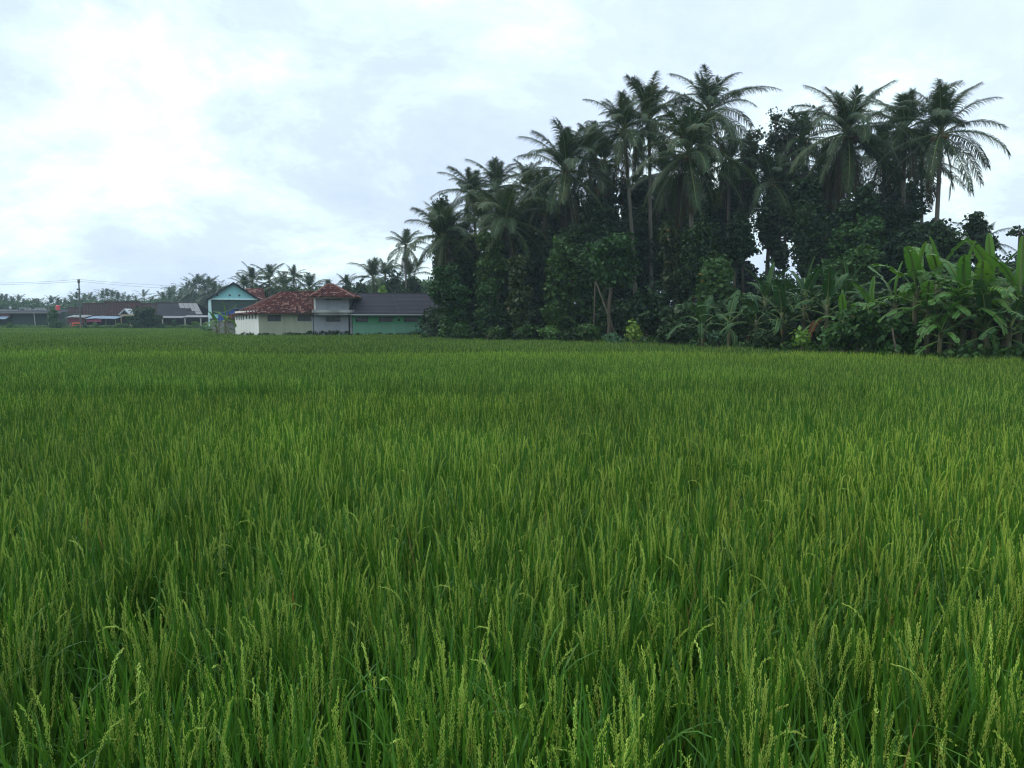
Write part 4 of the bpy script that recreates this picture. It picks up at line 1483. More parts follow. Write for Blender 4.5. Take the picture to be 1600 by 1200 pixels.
# ------------------------------------------------------------------ leafy trees and bushes
def leaf_cloud(rs, centers, radii, n_per, size, up=0.5, flat=0.75):
    """diamond leaves scattered through clumps; returns quads (n,4,3)"""
    k = len(centers)
    n = k * n_per
    c = np.repeat(np.asarray(centers), n_per, 0)
    r = np.repeat(np.asarray(radii), n_per, 0)
    d = rs.normal(size=(n, 3))
    d /= np.linalg.norm(d, axis=1, keepdims=True)
    rad = rs.random(n) ** 0.45
    p = c + d * (rad * r)[:, None] * np.array([1, 1, flat])
    nrm = rs.normal(size=(n, 3)) * 0.7 + d * 0.5 + np.array([0, 0, up])
    nrm /= np.linalg.norm(nrm, axis=1, keepdims=True)
    t = rs.normal(size=(n, 3)) + np.array([0, 0, -0.5])
    t -= nrm * (t * nrm).sum(1, keepdims=True)
    t /= np.linalg.norm(t, axis=1, keepdims=True)
    b = np.cross(nrm, t)
    s = size * rs.uniform(0.65, 1.35, n)[:, None]
    return np.stack([p - t * s * .5, p + b * s * .33 - t * s * .05, p + t * s * .5, p - b * s * .33 - t * s * .05], 1)


def tree(label, px, top, bot, hw, D, mat='leaf_dark', seed=0, dens=1.0, size=0.24, group='leafy trees of the grove', name='broadleaf_tree', cat='tree',
         lean=0, bark='bark', clump_r=None, depth=1.0, solid=0.75):
    """crown between picture rows top and bot (of the photograph), hw columns half wide, D metres away"""
    rng, rs = random.Random(seed + 3000), np.random.default_rng(seed + 3000)
    zt, zb_ = Z(top, D), max(0.15, Z(bot, D))
    rx = hw / F_PX * D
    rz = (zt - zb_) / 2
    cz = (zt + zb_) / 2
    base = Vector((X(px + lean, D), D, 0))
    off = X(px, D) - base.x
    e = empty(name, base, label, cat, group)
    cr = clump_r or min(0.95, max(0.40, 0.34 * min(rx, rz)))
    vol = 4.19 * rx * rx * depth * rz
    rx, rz = max(rx * .55, rx - .65 * cr), max(rz * .55, rz - .55 * cr)
    k = int(max(8, min(330, 1.6 * dens * vol / (cr ** 3 * 1.5))))
    C_, Rr = [], []
    phase = [rng.uniform(0, 6.28) for _ in range(4)]
    size *= rng.uniform(.8, 1.2)
    lobes = []
    for i in range(max(4, min(9, int(3 + 2.2 * max(rx, rz) / min(rx, rz) * (rng.random() + .6))))):
        lobes.append((np.array([rng.uniform(-.55, .55), rng.uniform(-.55, .55), rng.uniform(-.72, .68)]), rng.uniform(.36, .58), rng.uniform(.26, .46)))
    lobes.append((np.zeros(3), .62, .72))
    while len(C_) < k:
        v = rs.normal(size=3)
        v /= np.linalg.norm(v)
        lc, lr, lz = lobes[rng.randrange(len(lobes))]
        rr = rs.random() ** (0.34 if rs.random() < solid else 0.8)
        wob = 1 + 0.20 * math.sin(3 * math.atan2(v[1], v[0]) + phase[0]) + 0.20 * math.sin(5 * v[2] + phase[1]) + 0.14 * math.sin(8 * v[0] + phase[2])
        out_ = dens > .8 and rs.random() < 0.16
        if out_:
            wob *= rng.uniform(1.08, 1.34)
        q = lc + v * rr * wob * np.array([lr, lr, lz]) * 1.12
        zz = q[2] * rz
        C_.append((off + q[0] * rx, q[1] * rx * depth, cz + zz))
        Rr.append(cr * (rng.uniform(.25, .5) if out_ else rng.uniform(.55, 1.25)))
    n_per = int(max(30, min(170, 5.2 * cr * cr / (size * size) * 1.15)))
    Q = leaf_cloud(rs, C_, Rr, n_per, size)
    Q[:, :, 2] = np.maximum(Q[:, :, 2], 0.05)
    mb = MB()
    th = max(0.6, cz - rz * 0.35)
    top_p = Vector((off * .7, 0, th))
    r0 = max(.05, min(.28, 0.05 + rx * 0.05))
    nb = 6
    pts = [Vector((off * .7 * (i / nb) ** 1.3 + 0.05 * math.sin(i * 1.7 + seed), 0.05 * math.cos(i * 2.1), th * i / nb)) for i in range(nb + 1)]
    mb.tube(pts, [r0 * (1.25 - .55 * i / nb) for i in range(nb + 1)], 7, 0)
    nl_ = len(C_) if dens < .8 else min(9, len(C_))
    for i in range(nl_):
        q = Vector(C_[i * (len(C_) // nl_)])
        st = pts[-1].lerp(pts[-2], rng.random())
        m_ = st.lerp(q, .5) + Vector((rng.uniform(-.2, .2), rng.uniform(-.2, .2), rng.uniform(0, .3)))
        mb.tube([st, m_, q], [r0 * .55, r0 * .35, r0 * .1], 5, 0)
    mb.build('trunk', M[bark], e, True)
    link('crown' if cat == 'tree' else 'foliage', quads_mesh('leafy_crown', Q, [M[mat]]), e)
    return e


T = tree
# left edge of the grove
T('pointed dark tree rising behind the left leaning palm', 690, 312, 450, 24, 57, 'leaf_dark', 1, 1.2, .24)
T('bushy light leaved tree covering the right end of the green building', 704, 400, 530, 36, 49, 'leaf_mid', 2, 1.3, .22)
T('low leafy bush against the green wall at the foot of the grove', 702, 490, 531, 16, 49, 'leaf_light', 3, 1.2, .2, name='bush', cat='bush', group='bushes along the grove')
T('dense dark tree under the yellowing palm fronds', 735, 372, 532, 42, 52, 'leaf_dark', 4, 1.2)
T('leafy column of foliage right of the leaning palm trunk', 762, 425, 532, 26, 46.5, 'leaf_mid', 5, 1.3, .22)
T('dark dense tree beneath the long drooping pale fronds', 800, 372, 532, 42, 51, 'leaf_dark', 6, 1.2)
T('creeper covered column of light leaves, first of two', 812, 402, 532, 24, 45, 'leaf_olive', 7, 1.5, .22)
T('creeper covered column of leaves left of the slender leaning trunk', 872, 372, 532, 30, 44, 'leaf_mid', 8, 1.4, .22)
T('dark tree filling the shade behind the creeper columns', 850, 345, 530, 45, 55, 'leaf_dark', 9, 1.1)
T('dense tree right of the creeper columns', 918, 380, 532, 34, 45, 'leaf_mid', 10, 1.2)
T('round crowned tree on two thin pale leaning stems, left of the bare trunks', 958, 358, 462, 46, 41.5, 'leaf_mid', 11, 1.15, .22, lean=-8)
T('dark tree between the two bare palm trunks', 985, 318, 530, 44, 53, 'leaf_dark', 12, 1.1)
T('tall dark tree right of the bare palm trunks', 1042, 320, 530, 42, 53, 'leaf_dark', 13, 1.1)
T('dark leafy tree hiding the trunk of the large front palm', 1082, 330, 470, 34, 41.5, 'leaf_dark', 47, 1.1, .24)
T('leafy tree under the crown of the broad left slope palm', 893, 338, 470, 34, 47, 'leaf_dark', 48, 1.1, .24)
T('dark leafy tree around the trunk of the skirted palm', 1330, 296, 400, 34, 43.5, 'leaf_dark', 49, 1.1, .24)
T('leafy tree under the yellowing fronds of the left slope', 770, 352, 470, 32, 48.5, 'leaf_mid', 50, 1.1, .24)
T('dark leafy tree left of the first bare palm trunk', 945, 300, 420, 34, 50, 'leaf_dark', 51, 1.1, .24)
T('dark leafy tree between the sky gap and the skirted palm', 1258, 268, 380, 30, 46, 'leaf_dark', 52, 1.0, .24)
T('leafy tree with a lighter green face, right of the bare trunks', 1058, 352, 470, 36, 42, 'leaf_olive', 14, 1.1, .22)
T('dark tree under the hanging fronds of the large coconut palm', 1092, 312, 536, 44, 47, 'leaf_dark', 15, 1.1)
T('shaded undergrowth tree left of the banana thicket', 1010, 430, 534, 44, 41, 'leaf_dark', 16, 1.2, .22)
T('dark rounded tree behind the left banana plants', 1120, 385, 536, 48, 40, 'leaf_mid', 17, 1.1)
T('dark tree forming the left side of the sky gap', 1146, 318, 440, 32, 45, 'leaf_dark', 18, 1.0)
T('airy small leaved tree right of the tallest palm', 1160, 205, 350, 32, 57, 'leaf_olive', 19, .55, .24, solid=.4)
T('sparse slender tree with an open top against the sky', 1222, 148, 400, 38, 55, 'leaf_dark', 20, .34, .22, clump_r=.55, solid=.3)
T('very thin open tree beside the sparse slender one', 1196, 215, 390, 26, 57, 'leaf_dark', 43, .34, .22, clump_r=.55, solid=.3)
T('thin lacy tree standing inside the sky gap', 1207, 290, 440, 32, 52, 'leaf_dark', 46, .42, .24, solid=.4)
T('dark tree forming the right side of the sky gap', 1262, 318, 445, 34, 44, 'leaf_dark', 21, 1.0)
T('dark tree below the dead fronds of the skirted palm', 1325, 318, 470, 46, 42, 'leaf_mid', 22, 1.05)
T('dark tree filling the shade between the right palms', 1392, 290, 470, 42, 46, 'leaf_dark', 23, 1.0)
T('round dark tree at the foot of the outermost palm', 1466, 316, 430, 46, 43, 'leaf_dark', 24, .95)
T('lacy tree with gaps of sky, right of the round dark tree', 1522, 326, 430, 30, 45, 'leaf_dark', 25, .6, .24, solid=.5)
T('dark tree above the bright banana leaves', 1425, 335, 480, 40, 41, 'leaf_dark', 26, 1.0)
T('low dark tree behind the bananas at the right edge', 1578, 392, 500, 40, 38, 'leaf_dark', 27, 1.1)
T('low dark tree behind the bananas, left of the short palm', 1500, 385, 500, 40, 39, 'leaf_dark', 44, 1.1)
T('shaded low tree behind the middle banana plants', 1212, 425, 542, 46, 37, 'leaf_dark', 28, 1.2)
T('shaded low tree behind the right banana plants', 1290, 410, 545, 46, 35, 'leaf_dark', 29, 1.2)
T('mid green leafy tree above the middle banana plants', 1330, 375, 500, 40, 37, 'leaf_mid', 30, 1.0, .22)
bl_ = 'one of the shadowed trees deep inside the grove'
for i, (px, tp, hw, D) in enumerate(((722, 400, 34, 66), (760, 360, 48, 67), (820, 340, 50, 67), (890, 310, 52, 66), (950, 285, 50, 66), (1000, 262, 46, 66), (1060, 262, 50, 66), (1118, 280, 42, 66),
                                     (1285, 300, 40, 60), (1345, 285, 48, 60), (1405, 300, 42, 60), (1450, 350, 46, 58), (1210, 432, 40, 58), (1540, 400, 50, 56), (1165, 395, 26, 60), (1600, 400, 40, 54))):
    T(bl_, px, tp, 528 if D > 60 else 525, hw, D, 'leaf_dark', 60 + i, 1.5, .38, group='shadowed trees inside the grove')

UP = ['dark tree top behind the palm leaning left at the tip of the grove', 'dark tree top behind the twin palm crowns of the left slope', 'dark tree top behind the long drooping pale fronds', 'dark tree top right behind the broad left slope palm',
      'dark tree top left of the first tall bare palm trunk', 'dark tree top showing between the two tall bare palm trunks', 'dark tree top just right of the two tall bare palm trunks', 'dark tree top behind the large front palm with hanging fronds',
      'dark tree top below the right fronds of the tallest palm', 'dark tree top left of the trunk of the skirted palm', 'dark tree top behind the dead skirt of the skirted palm', 'dark tree top between the skirted palm and the narrow dark palm', 'dark tree top behind the sparse slender tree by the sky gap']
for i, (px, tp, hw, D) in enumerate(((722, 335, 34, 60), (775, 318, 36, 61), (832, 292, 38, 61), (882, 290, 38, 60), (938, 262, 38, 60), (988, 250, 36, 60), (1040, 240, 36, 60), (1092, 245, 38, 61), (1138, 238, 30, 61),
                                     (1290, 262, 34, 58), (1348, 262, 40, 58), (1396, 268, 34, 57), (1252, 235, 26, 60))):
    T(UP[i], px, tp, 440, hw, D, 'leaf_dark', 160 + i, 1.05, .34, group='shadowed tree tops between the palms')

# bushes along the front of the grove
B = dict(name='bush', cat='bush', group='bushes along the grove')
T('broad tangled bush of mid green leaves left of the bright banana plants', 1340, 472, 551, 44, 25.2, 'leaf_mid', 70, 1.5, .17, **B)
T('tangled creeper bush under the lowest bright banana leaves', 1402, 482, 553, 40, 24.2, 'leaf_mid', 71, 1.5, .17, **B)
T('low leafy bush below the small banana shoots', 1300, 500, 548, 26, 25.6, 'leaf_light', 72, 1.3, .16, **B)
T('bright yellow green bush between the banana thicket and the tangled bush', 1256, 508, 546, 20, 27, 'leaf_lime', 73, 1.2, .17, **B)
T('bright lime leaved sapling at the edge of the rice, left of the bananas', 991, 496, 536, 14, 38, 'leaf_lime', 74, 1.4, .17, **B)
T('small pale bluish bush left of the lime sapling', 958, 522, 537, 10, 38.5, 'leaf_blue', 75, 1.3, .14, **B)
T('low bluish green bush below the drooping banana leaves', 1122, 517, 541, 22, 33, 'leaf_blue', 76, 1.3, .16, **B)
T('leafy bush under the two leaning pale stems', 925, 500, 536, 26, 40, 'leaf_mid', 77, 1.2, .18, **B)
T('leafy green bush at the foot of the dark creeper columns', 822, 502, 533, 22, 43.5, 'leaf_mid', 78, 1.3, .18, **B)
T('second light green bush right of the creeper columns', 856, 507, 533, 18, 43, 'leaf_light', 79, 1.3, .18, **B)
T('dark low bush between the lime sapling and the first bananas', 1050, 500, 539, 34, 36, 'leaf_dark', 80, 1.3, .18, **B)
T('low dark bush in the shade left of the lime sapling', 895, 505, 534, 24, 41, 'leaf_dark', 81, 1.3, .18, **B)
T('small leafy bush at the foot of the left leaning palm', 722, 498, 531, 26, 47, 'leaf_mid', 82, 1.3, .18, **B)
T('small leafy bush under the long pale fronds', 775, 505, 532, 22, 45.5, 'leaf_mid', 83, 1.3, .18, **B)
T('low dark bush under the middle banana plants', 1195, 512, 545, 34, 30, 'leaf_dark', 84, 1.3, .17, **B)

# slender bare stems that show against the shade
for lab, pa_, ya, pb_, yb, D, r in (('thin pale stem leaning left, under the round crowned tree', 953, 502, 931, 440, 41, .05), ('thin upright pale stem beside the leaning one', 927, 512, 930, 440, 41.3, .04),
                                    ('thin pale stake standing in front of the tangled bush', 1399, 551, 1394, 512, 23.4, .035)):
    a, b = P(pa_, ya, D), P(pb_, yb, D)
    base = a + (a - b) * (a.z / max(.3, (b - a).z))
    mb = MB()
    mb.tube([Vector((0, 0, 0)), (a - base) + Vector((.03, 0, 0)), b - base], [r * 1.2, r, r * .7], 6)
    o = mb.build('bare_stem', M['bark'], None, True)
    o.location = base
    tag(o, lab, 'stem')

# low plants at the foot of the grove and of the walls: nobody could count them
rs = np.random.default_rng(5)
cen, rad = [], []
for px in np.arange(640, 1640, 3.0):
    D = max(edge_depth(px), 0) + rs.uniform(-.25, 1.6)
    if px < 690:
        D = 61.0 if px < 660 else 50
    cen.append((X(px, D), D, rs.uniform(.25, .95)))
    rad.append(rs.uniform(.25, .5))
Q = leaf_cloud(rs, cen, rad, 46, .17)
Q[:, :, 2] = np.maximum(Q[:, :, 2], .02)
tag(link('undergrowth', quads_mesh('undergrowth', Q, [M['leaf_mid']])), 'low leafy weeds along the foot of the grove', kind='stuff')
cen, rad = [], []
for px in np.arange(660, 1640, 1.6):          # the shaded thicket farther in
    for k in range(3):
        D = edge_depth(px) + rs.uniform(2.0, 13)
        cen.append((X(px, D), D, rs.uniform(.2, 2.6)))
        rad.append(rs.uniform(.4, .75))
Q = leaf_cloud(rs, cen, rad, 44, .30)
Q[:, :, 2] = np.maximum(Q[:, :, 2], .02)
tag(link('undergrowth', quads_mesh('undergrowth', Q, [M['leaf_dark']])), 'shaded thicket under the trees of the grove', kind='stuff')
cen, rad = [], []
for px in np.arange(375, 690, 2.0):
    if rs.random() < (.9 if (440 < px < 545 or px > 640) else .5):
        D = 61.2 + rs.uniform(-.4, .2)
        if px < 404:
            D += (404 - px) * .13
        hgt = .92 + (.28 if 476 < px < 545 else .1) * rs.random()
        cen.append((X(px, D), D, hgt - .2))
        rad.append(rs.uniform(.14, .26))
Q = leaf_cloud(rs, cen, rad, 26, .15)
tag(link('undergrowth', quads_mesh('undergrowth', Q, [M['leaf_dark']])), 'dark weeds at the foot of the cream, grey and green walls', kind='stuff')
cen, rad = [], []
for px in np.arange(-30, 345, 1.2):
    D = 125 + rs.uniform(-1.0, .6)
    cen.append((X(px, D), D, .85 + .3 * rs.random()))
    rad.append(rs.uniform(.2, .42))
Q = leaf_cloud(rs, cen, rad, 30, .2)
tag(link('verge_grass', quads_mesh('verge_grass', Q, [M['leaf_light']])), 'pale grassy verge between the rice and the far houses', kind='stuff')


# ------------------------------------------------------------------ bananas
def banana_quads(rng, e0, bend, L, W, torn):
    K = 12
    pts, tans, p = [], [], Vector((0, 0, 0))
    bow = rng.uniform(-.25, .25)
    for i in range(K + 1):
        s = i / K
        a = R(e0 - bend * s ** 1.4)
        t = Vector((math.cos(a) * math.cos(bow * s), math.cos(a) * math.sin(bow * s), math.sin(a)))
        pts.append(p.copy())
        tans.append(t)
        p = p + t * (L / K)
    Q = []
    n = 26
    fold = rng.uniform(.15, .55)
    for sd_ in (-1, 1):
        extra = 0.0
        for j in range(n):
            s0, s1 = .2 + .8 * j / n, .2 + .8 * (j + 1) / n
            if torn and rng.random() < torn * .12:
                continue
            cut = rng.random() < torn
            if cut:
                extra = rng.uniform(0, .9) * torn

            def at_(s):
                f = s * K
                k = min(int(f), K - 1)
                return pts[k].lerp(pts[k + 1], f - k), tans[k]
            (q0, t0), (q1, t1) = at_(s0), at_(s1)
            sv = t0.cross(Vector((0, 0, 1)))
            sv = (sv.normalized() if sv.length > .06 else Vector((0, 1, 0))) * -sd_
            nv = sv.cross(t0)
            if nv.z < 0:
                nv = -nv
            u = lambda s: (s - .2) / .8
            prof = lambda s: W * min(1, (u(s) * 6 + .12)) ** .6 * max(0.0, 1 - max(0, u(s) - .45) ** 2 * 3.0) ** .5
            fw = .35
            d0 = (sv + nv * (fold - extra * .8) + t0 * fw + Vector((0, 0, -.25 * extra))).normalized()
            d1 = (sv + nv * (fold - extra * .8) + t1 * fw + Vector((0, 0, -.25 * extra))).normalized()
            m0, m1 = q0 + d0 * prof(s0) * .5, q1 + d1 * prof(s1) * .5
            dr = Vector((0, 0, -(.28 + .8 * extra)))
            e0_, e1_ = m0 + (d0 + dr).normalized() * prof(s0) * .5, m1 + (d1 + dr).normalized() * prof(s1) * .5
            if cut:
                e0_ = e0_.lerp(e1_, .25)
            Q.append([q0, q1, m1, m0])
            Q.append([m0, m1, e1_, e0_])
    return Q, pts


BAN = {}
for nm, (e0, bend, L, W, torn) in dict(spear=(85, 14, 1.8, .16, 0.0), young=(74, 48, 2.0, .25, .30), up=(60, 78, 2.2, .25, .48), mid=(44, 96, 2.3, .24, .60), low=(24, 96, 2.2, .23, .65), hang=(-10, 72, 2.0, .21, .7), dead=(-62, 26, 1.5, .11, .75)).items():
    BAN[nm] = []
    for v in range(3):
        rng = random.Random(1300 + len(BAN) * 10 + v)
        Q, pts = banana_quads(rng, e0 + rng.uniform(-5, 5), bend + rng.uniform(-10, 12), L * rng.uniform(.9, 1.1), W, torn)
        mb = MB()
        mb.tube(pts, [.035 * (1 - .8 * k / 12) + .006 for k in range(13)], 4, 0)
        # joined strips share edges so that each leaf keeps one colour
        me = quads_mesh('banana_leaf_blade', np.array([[tuple(p) for p in q] for q in Q]), [M['banana_leaf'], M['midrib']], mb)
        BAN[nm].append(me)


def weld_blade(me):
    import bmesh
    b = bmesh.new()
    b.from_mesh(me)
    bmesh.ops.remove_doubles(b, verts=[v for v in b.verts if v.link_faces and v.link_faces[0].material_index == 0], dist=1e-4)
    b.to_mesh(me)
    b.free()


for l_ in BAN.values():
    for me in l_:
        weld_blade(me)


def banana(label, px, py, D, scale=1.0, seed=0, mat=None, kinds=('spear', 'young', 'young', 'up', 'up', 'mid', 'mid', 'low', 'low', 'hang'), dead=2, group='banana plants at the edge of the grove', lean=0.0, az0=None):
    rng = random.Random(seed + 9000)
    top = P(px, py, D)
    base = Vector((top.x + lean, D + rng.uniform(-.1, .1), 0))
    e = empty('banana_plant', base, label, 'banana plant', group)
    tl = top - base
    link('stem', trunk_mesh(Vector((0, 0, 0)), tl, .14 * scale, .07 * scale, Vector((rng.uniform(-.1, .1), 0, 0)), M['banana_stem'], 6, 8), e)
    az = rng.uniform(0, 6.28) if az0 is None else az0
    for i, k in enumerate(kinds):
        az += 2.39996 + rng.uniform(-.35, .35)
        link('leaf', rng.choice(BAN[k]), e, tl + Vector((0, 0, -.06 * i * scale)), (rng.uniform(-.08, .08), rng.uniform(-.08, .08), az), scale * rng.uniform(.88, 1.12), M[mat] if mat else None)
    for i in range((dead + 1) // 2):
        az += 2.1
        link('dead_leaf', rng.choice(BAN['dead' if i % 2 == 0 else 'hang']), e, tl + Vector((0, 0, -.5 * scale)), (0, 0, az), scale * .9, M['banana_dead'])
    return e


K_BIG = ('spear', 'young', 'young', 'up', 'up', 'mid', 'mid', 'mid', 'low', 'low', 'low', 'hang', 'hang')
K_LOW = ('young', 'up', 'mid', 'mid', 'low', 'low', 'low', 'hang', 'hang')
K_SM = ('spear', 'young', 'up', 'mid', 'low')
banana('tall bright banana plant with a long pale leaf pointing left, foremost in the right clump', 1432, 450, 24.5, .88, 1, None, K_BIG, 2, az0=2.6)
banana('bright banana plant with upright leaves in the middle of the right clump', 1466, 438, 25.5, .88, 2, None, K_BIG, 2)
banana('big bright banana plant with a torn leaf drooping left, right of the middle one', 1506, 464, 23.6, .88, 3, None, K_BIG, 3, az0=3.4)
banana('bright banana plant with broad upright leaves near the right edge', 1548, 450, 24.2, .88, 4, None, K_BIG, 2)
banana('banana plant cut by the right edge of the picture', 1592, 462, 23.2, .88, 5, None, K_BIG, 3)
banana('banana plant just outside the clump at the right edge, behind the cut one', 1618, 448, 25.0, .88, 6, None, K_BIG, 2)
banana('bright banana plant with torn arching leaves between the foremost and the middle one', 1450, 476, 24.0, .8, 31, None, K_LOW + ('up',), 2)
banana('banana plant with frayed leaves between the middle and the big torn one', 1488, 484, 23.8, .8, 32, None, K_LOW + ('up',), 3)
banana('banana plant with drooping leaves between the torn one and the edge plants', 1528, 478, 23.4, .82, 33, None, K_LOW + ('up', 'up'), 3)
banana('banana plant with folded leaves low beside the right edge plants', 1572, 482, 23.5, .82, 34, None, K_LOW + ('up',), 3)
banana('low banana plant with hanging torn leaves under the right clump', 1540, 508, 22.9, .75, 7, 'banana_deep', K_LOW, 2)
banana('low dark banana plant at the foot of the right edge plants', 1578, 512, 22.6, .7, 8, 'banana_deep', K_LOW, 2)
banana('low banana shoot between the tangled bush and the right clump', 1470, 520, 23.2, .6, 9, None, K_LOW, 2)
banana('bright banana shoot leaning left above the tangled bush', 1362, 484, 25.8, .62, 10, None, K_SM, 1)
banana('pair of broad pale shoots low in front of the dark banana thicket', 1318, 500, 26.5, .55, 11, None, K_SM, 1)
banana('banana shoot above the tangled bush, with a rust brown leaf', 1398, 474, 25.2, .75, 12, None, K_SM, 2)
banana('dark banana plant with pale drooping leaves, leftmost of the thicket', 1098, 504, 34.2, 0.80, 13, 'banana_deep', K_LOW + ('young', 'up'), 1)
banana('dark banana plant second from the left of the thicket', 1140, 502, 32.5, 0.80, 14, 'banana_deep', K_LOW + ('up',), 2)
banana('dark banana plant with leaves drooping left over the shade, mid thicket', 1182, 500, 31, 0.80, 15, 'banana_deep', K_LOW + ('up',), 3)
banana('dark banana plant with a rusty hanging leaf, below the sky gap', 1222, 488, 30, 0.84, 16, 'banana_deep', K_BIG, 3)
banana('tall dark banana plant with upright broad leaves right of the sky gap', 1258, 466, 29.5, 0.88, 17, 'banana_deep', K_BIG, 3)
banana('dark banana plant with frayed leaves left of the tangled bush', 1292, 476, 28.2, 0.84, 18, 'banana_deep', K_BIG, 3)
banana('dark banana plant behind the bright shoots', 1322, 462, 29.5, 0.84, 19, 'banana_deep', K_BIG, 2)
banana('dark banana plant rising behind the mid thicket', 1196, 466, 33, 0.84, 20, 'banana_deep', K_BIG, 1)
banana('young banana plant with a yellowish leaf left of the bright side wall', 352, 500, 63.5, .8, 21, None, K_SM + ('low',), 1, group='banana plants by the cream building')
banana('low banana plant with pale drooping leaves left of the yellowish one', 339, 512, 64.5, .8, 22, None, K_LOW, 1, group='banana plants by the cream building')

# papaya like tree at the right edge
D = 40
top = P(1594, 360, D)
o = empty('papaya_tree', (X(1586, D), D, 0), 'thin lone papaya like tree with a small tuft at the right edge', 'tree')
tl = top - o.location
link('trunk', trunk_mesh(Vector((0, 0, 0)), tl, .09, .06, Vector((0, 0, 0)), M['bark'], 6, 6), o)
rs = np.random.default_rng(77)
cs = [tuple(tl + Vector((math.cos(a) * .38, math.sin(a) * .38, rs.uniform(-.25, .15)))) for a in np.linspace(0, 6.28, 11)]
link('crown', quads_mesh('leafy_crown', leaf_cloud(rs, cs, [.22] * len(cs), 22, .2), [M['leaf_dark']]), o)

# ------------------------------------------------------------------ farther trees
g = 'palms behind the buildings'
for i, (lab, px, py, D, sc) in enumerate((('small palm right beside the turquoise gable, behind its roof', 381, 441, 112, .7), ('full palm crown just right of the turquoise gable', 394, 432, 110, .92), ('second full palm crown right of the turquoise gable', 421, 431, 112, .92),
                                          ('palm with a long arching frond behind the red roof', 443, 440, 108, 1.0), ('tall narrow palm above the middle of the red roof', 459, 427, 114, .8), ('wide palm behind the left slope of the small hipped roof', 484, 444, 104, .95),
                                          ('low palm tip peeping over the small hipped roof', 512, 450, 112, .8), ('low palm behind the dark roof beside the small hipped roof', 541, 438, 108, .7), ('large palm with pale midribs behind the dark shingle roof', 583, 428, 92, 1.02),
                                          ('palm behind the dark roof, under the slender lone palm', 640, 425, 95, .9), ('palm between the large one and the dark bushy tree', 602, 425, 100, .85))):
    palm(lab, px, py, D, px + (i % 3 - 1) * 4, sc, 20, 30 + i, 1, group=g, nuts=1)
g = 'leafy trees behind the buildings'
for i, (lab, px, tp, hw, D, mt) in enumerate((('round tree between the turquoise gable and the red roof palms', 408, 446, 16, 112, 'leaf_mid'), ('leafy tree filling the gap behind the red roof', 452, 446, 22, 110, 'leaf_mid'), ('dark tree behind the ridge of the red roof', 432, 450, 18, 116, 'leaf_dark'),
                                              ('dark lacy tree behind the small hipped roof', 545, 431, 18, 105, 'leaf_dark'), ('low lacy tree behind the dark shingle roof', 566, 441, 14, 98, 'leaf_dark'), ('big dark rounded tree behind the dark shingle roof', 616, 412, 22, 92, 'leaf_dark'),
                                              ('dark tree under the slender lone palm', 645, 428, 24, 88, 'leaf_dark'), ('bright yellow green bush peeping over the dark roof', 597, 446, 9, 80, 'leaf_lime'), ('dark low tree right of the yellow green bush', 628, 446, 20, 84, 'leaf_dark'))):
    T(lab, px, tp, 500, hw, D, mt, 90 + i, 1.1, .34, group=g)

# treeline beyond the far houses
g = 'palms of the far treeline'
rng = random.Random(31)
line = [(2, 464), (9, 466), (20, 468), (29, 464), (38, 470), (55, 473), (61, 471), (66, 475), (80, 468), (90, 471), (103, 470), (113, 467), (120, 460), (132, 463), (140, 462), (147, 466), (160, 460), (168, 457), (176, 458), (184, 462), (192, 461), (200, 464), (213, 468), (225, 457), (236, 470), (243, 474)]
ORD = ['first', 'second', 'third', 'fourth', 'fifth', 'sixth', 'seventh', 'eighth', 'ninth', 'tenth', 'eleventh', 'twelfth', 'thirteenth', 'fourteenth', 'fifteenth', 'sixteenth']
left_ = sorted((p for p in line if p[0] < 126), reverse=True)
right_ = sorted(p for p in line if p[0] > 126)
for side_, row_ in (('left', left_), ('right', right_)):
    for i, (px, py) in enumerate(row_):
        far_palm('%s small palm to the %s of the utility pole in the distant hazy treeline' % (ORD[i], side_), px, py + 8, 235 + rng.uniform(-14, 14), rng.uniform(.8, 1.05), i + 50 * (side_ == 'right'), g)
near_ = sorted(((255, 470, 205), (266, 462, 200), (272, 458, 205), (284, 463, 200), (293, 455, 190), (300, 462, 190), (303, 449, 185), (311, 441, 180), (318, 464, 185), (320, 452, 180), (328, 447, 178), (335, 455, 175), (345, 458, 180)))
for i, (px, py, D) in enumerate(near_):
    lab = 'tallest hazy palm between the grey roofed house and the turquoise house' if px == 311 else '%s palm from the left in the hazy clump behind the grey roofed house' % ORD[i]
    far_palm(lab, px, py + 5, D, rng.uniform(1.0, 1.2), 100 + i, 'palms behind the grey roofed house')
rs = np.random.default_rng(8)
cen, rad = [], []
for px in np.arange(-80, 420, 2.2):
    for k in range(5):
        D = rs.uniform(205, 255) if px < 245 else rs.uniform(185, 230)
        topy = np.interp(px, [-80, 40, 70, 120, 240, 300, 345, 420], [468, 474, 480, 472, 474, 462, 462, 470]) + rs.uniform(0, 12)
        z = rs.uniform(1.0, max(1.5, Z(topy, D)))
        if k < 2:
            z = max(1.5, Z(topy, D))
        cen.append((X(px, D), D, z))
        rad.append(rs.uniform(1.1, 2.3))
Q = leaf_cloud(rs, cen, rad, 46, .85)
Q[:, :, 2] = np.maximum(Q[:, :, 2], .02)
tag(link('far_wood', quads_mesh('far_wood', Q, [M['leaf_mid']])), 'hazy far wood under the distant palms', kind='stuff')
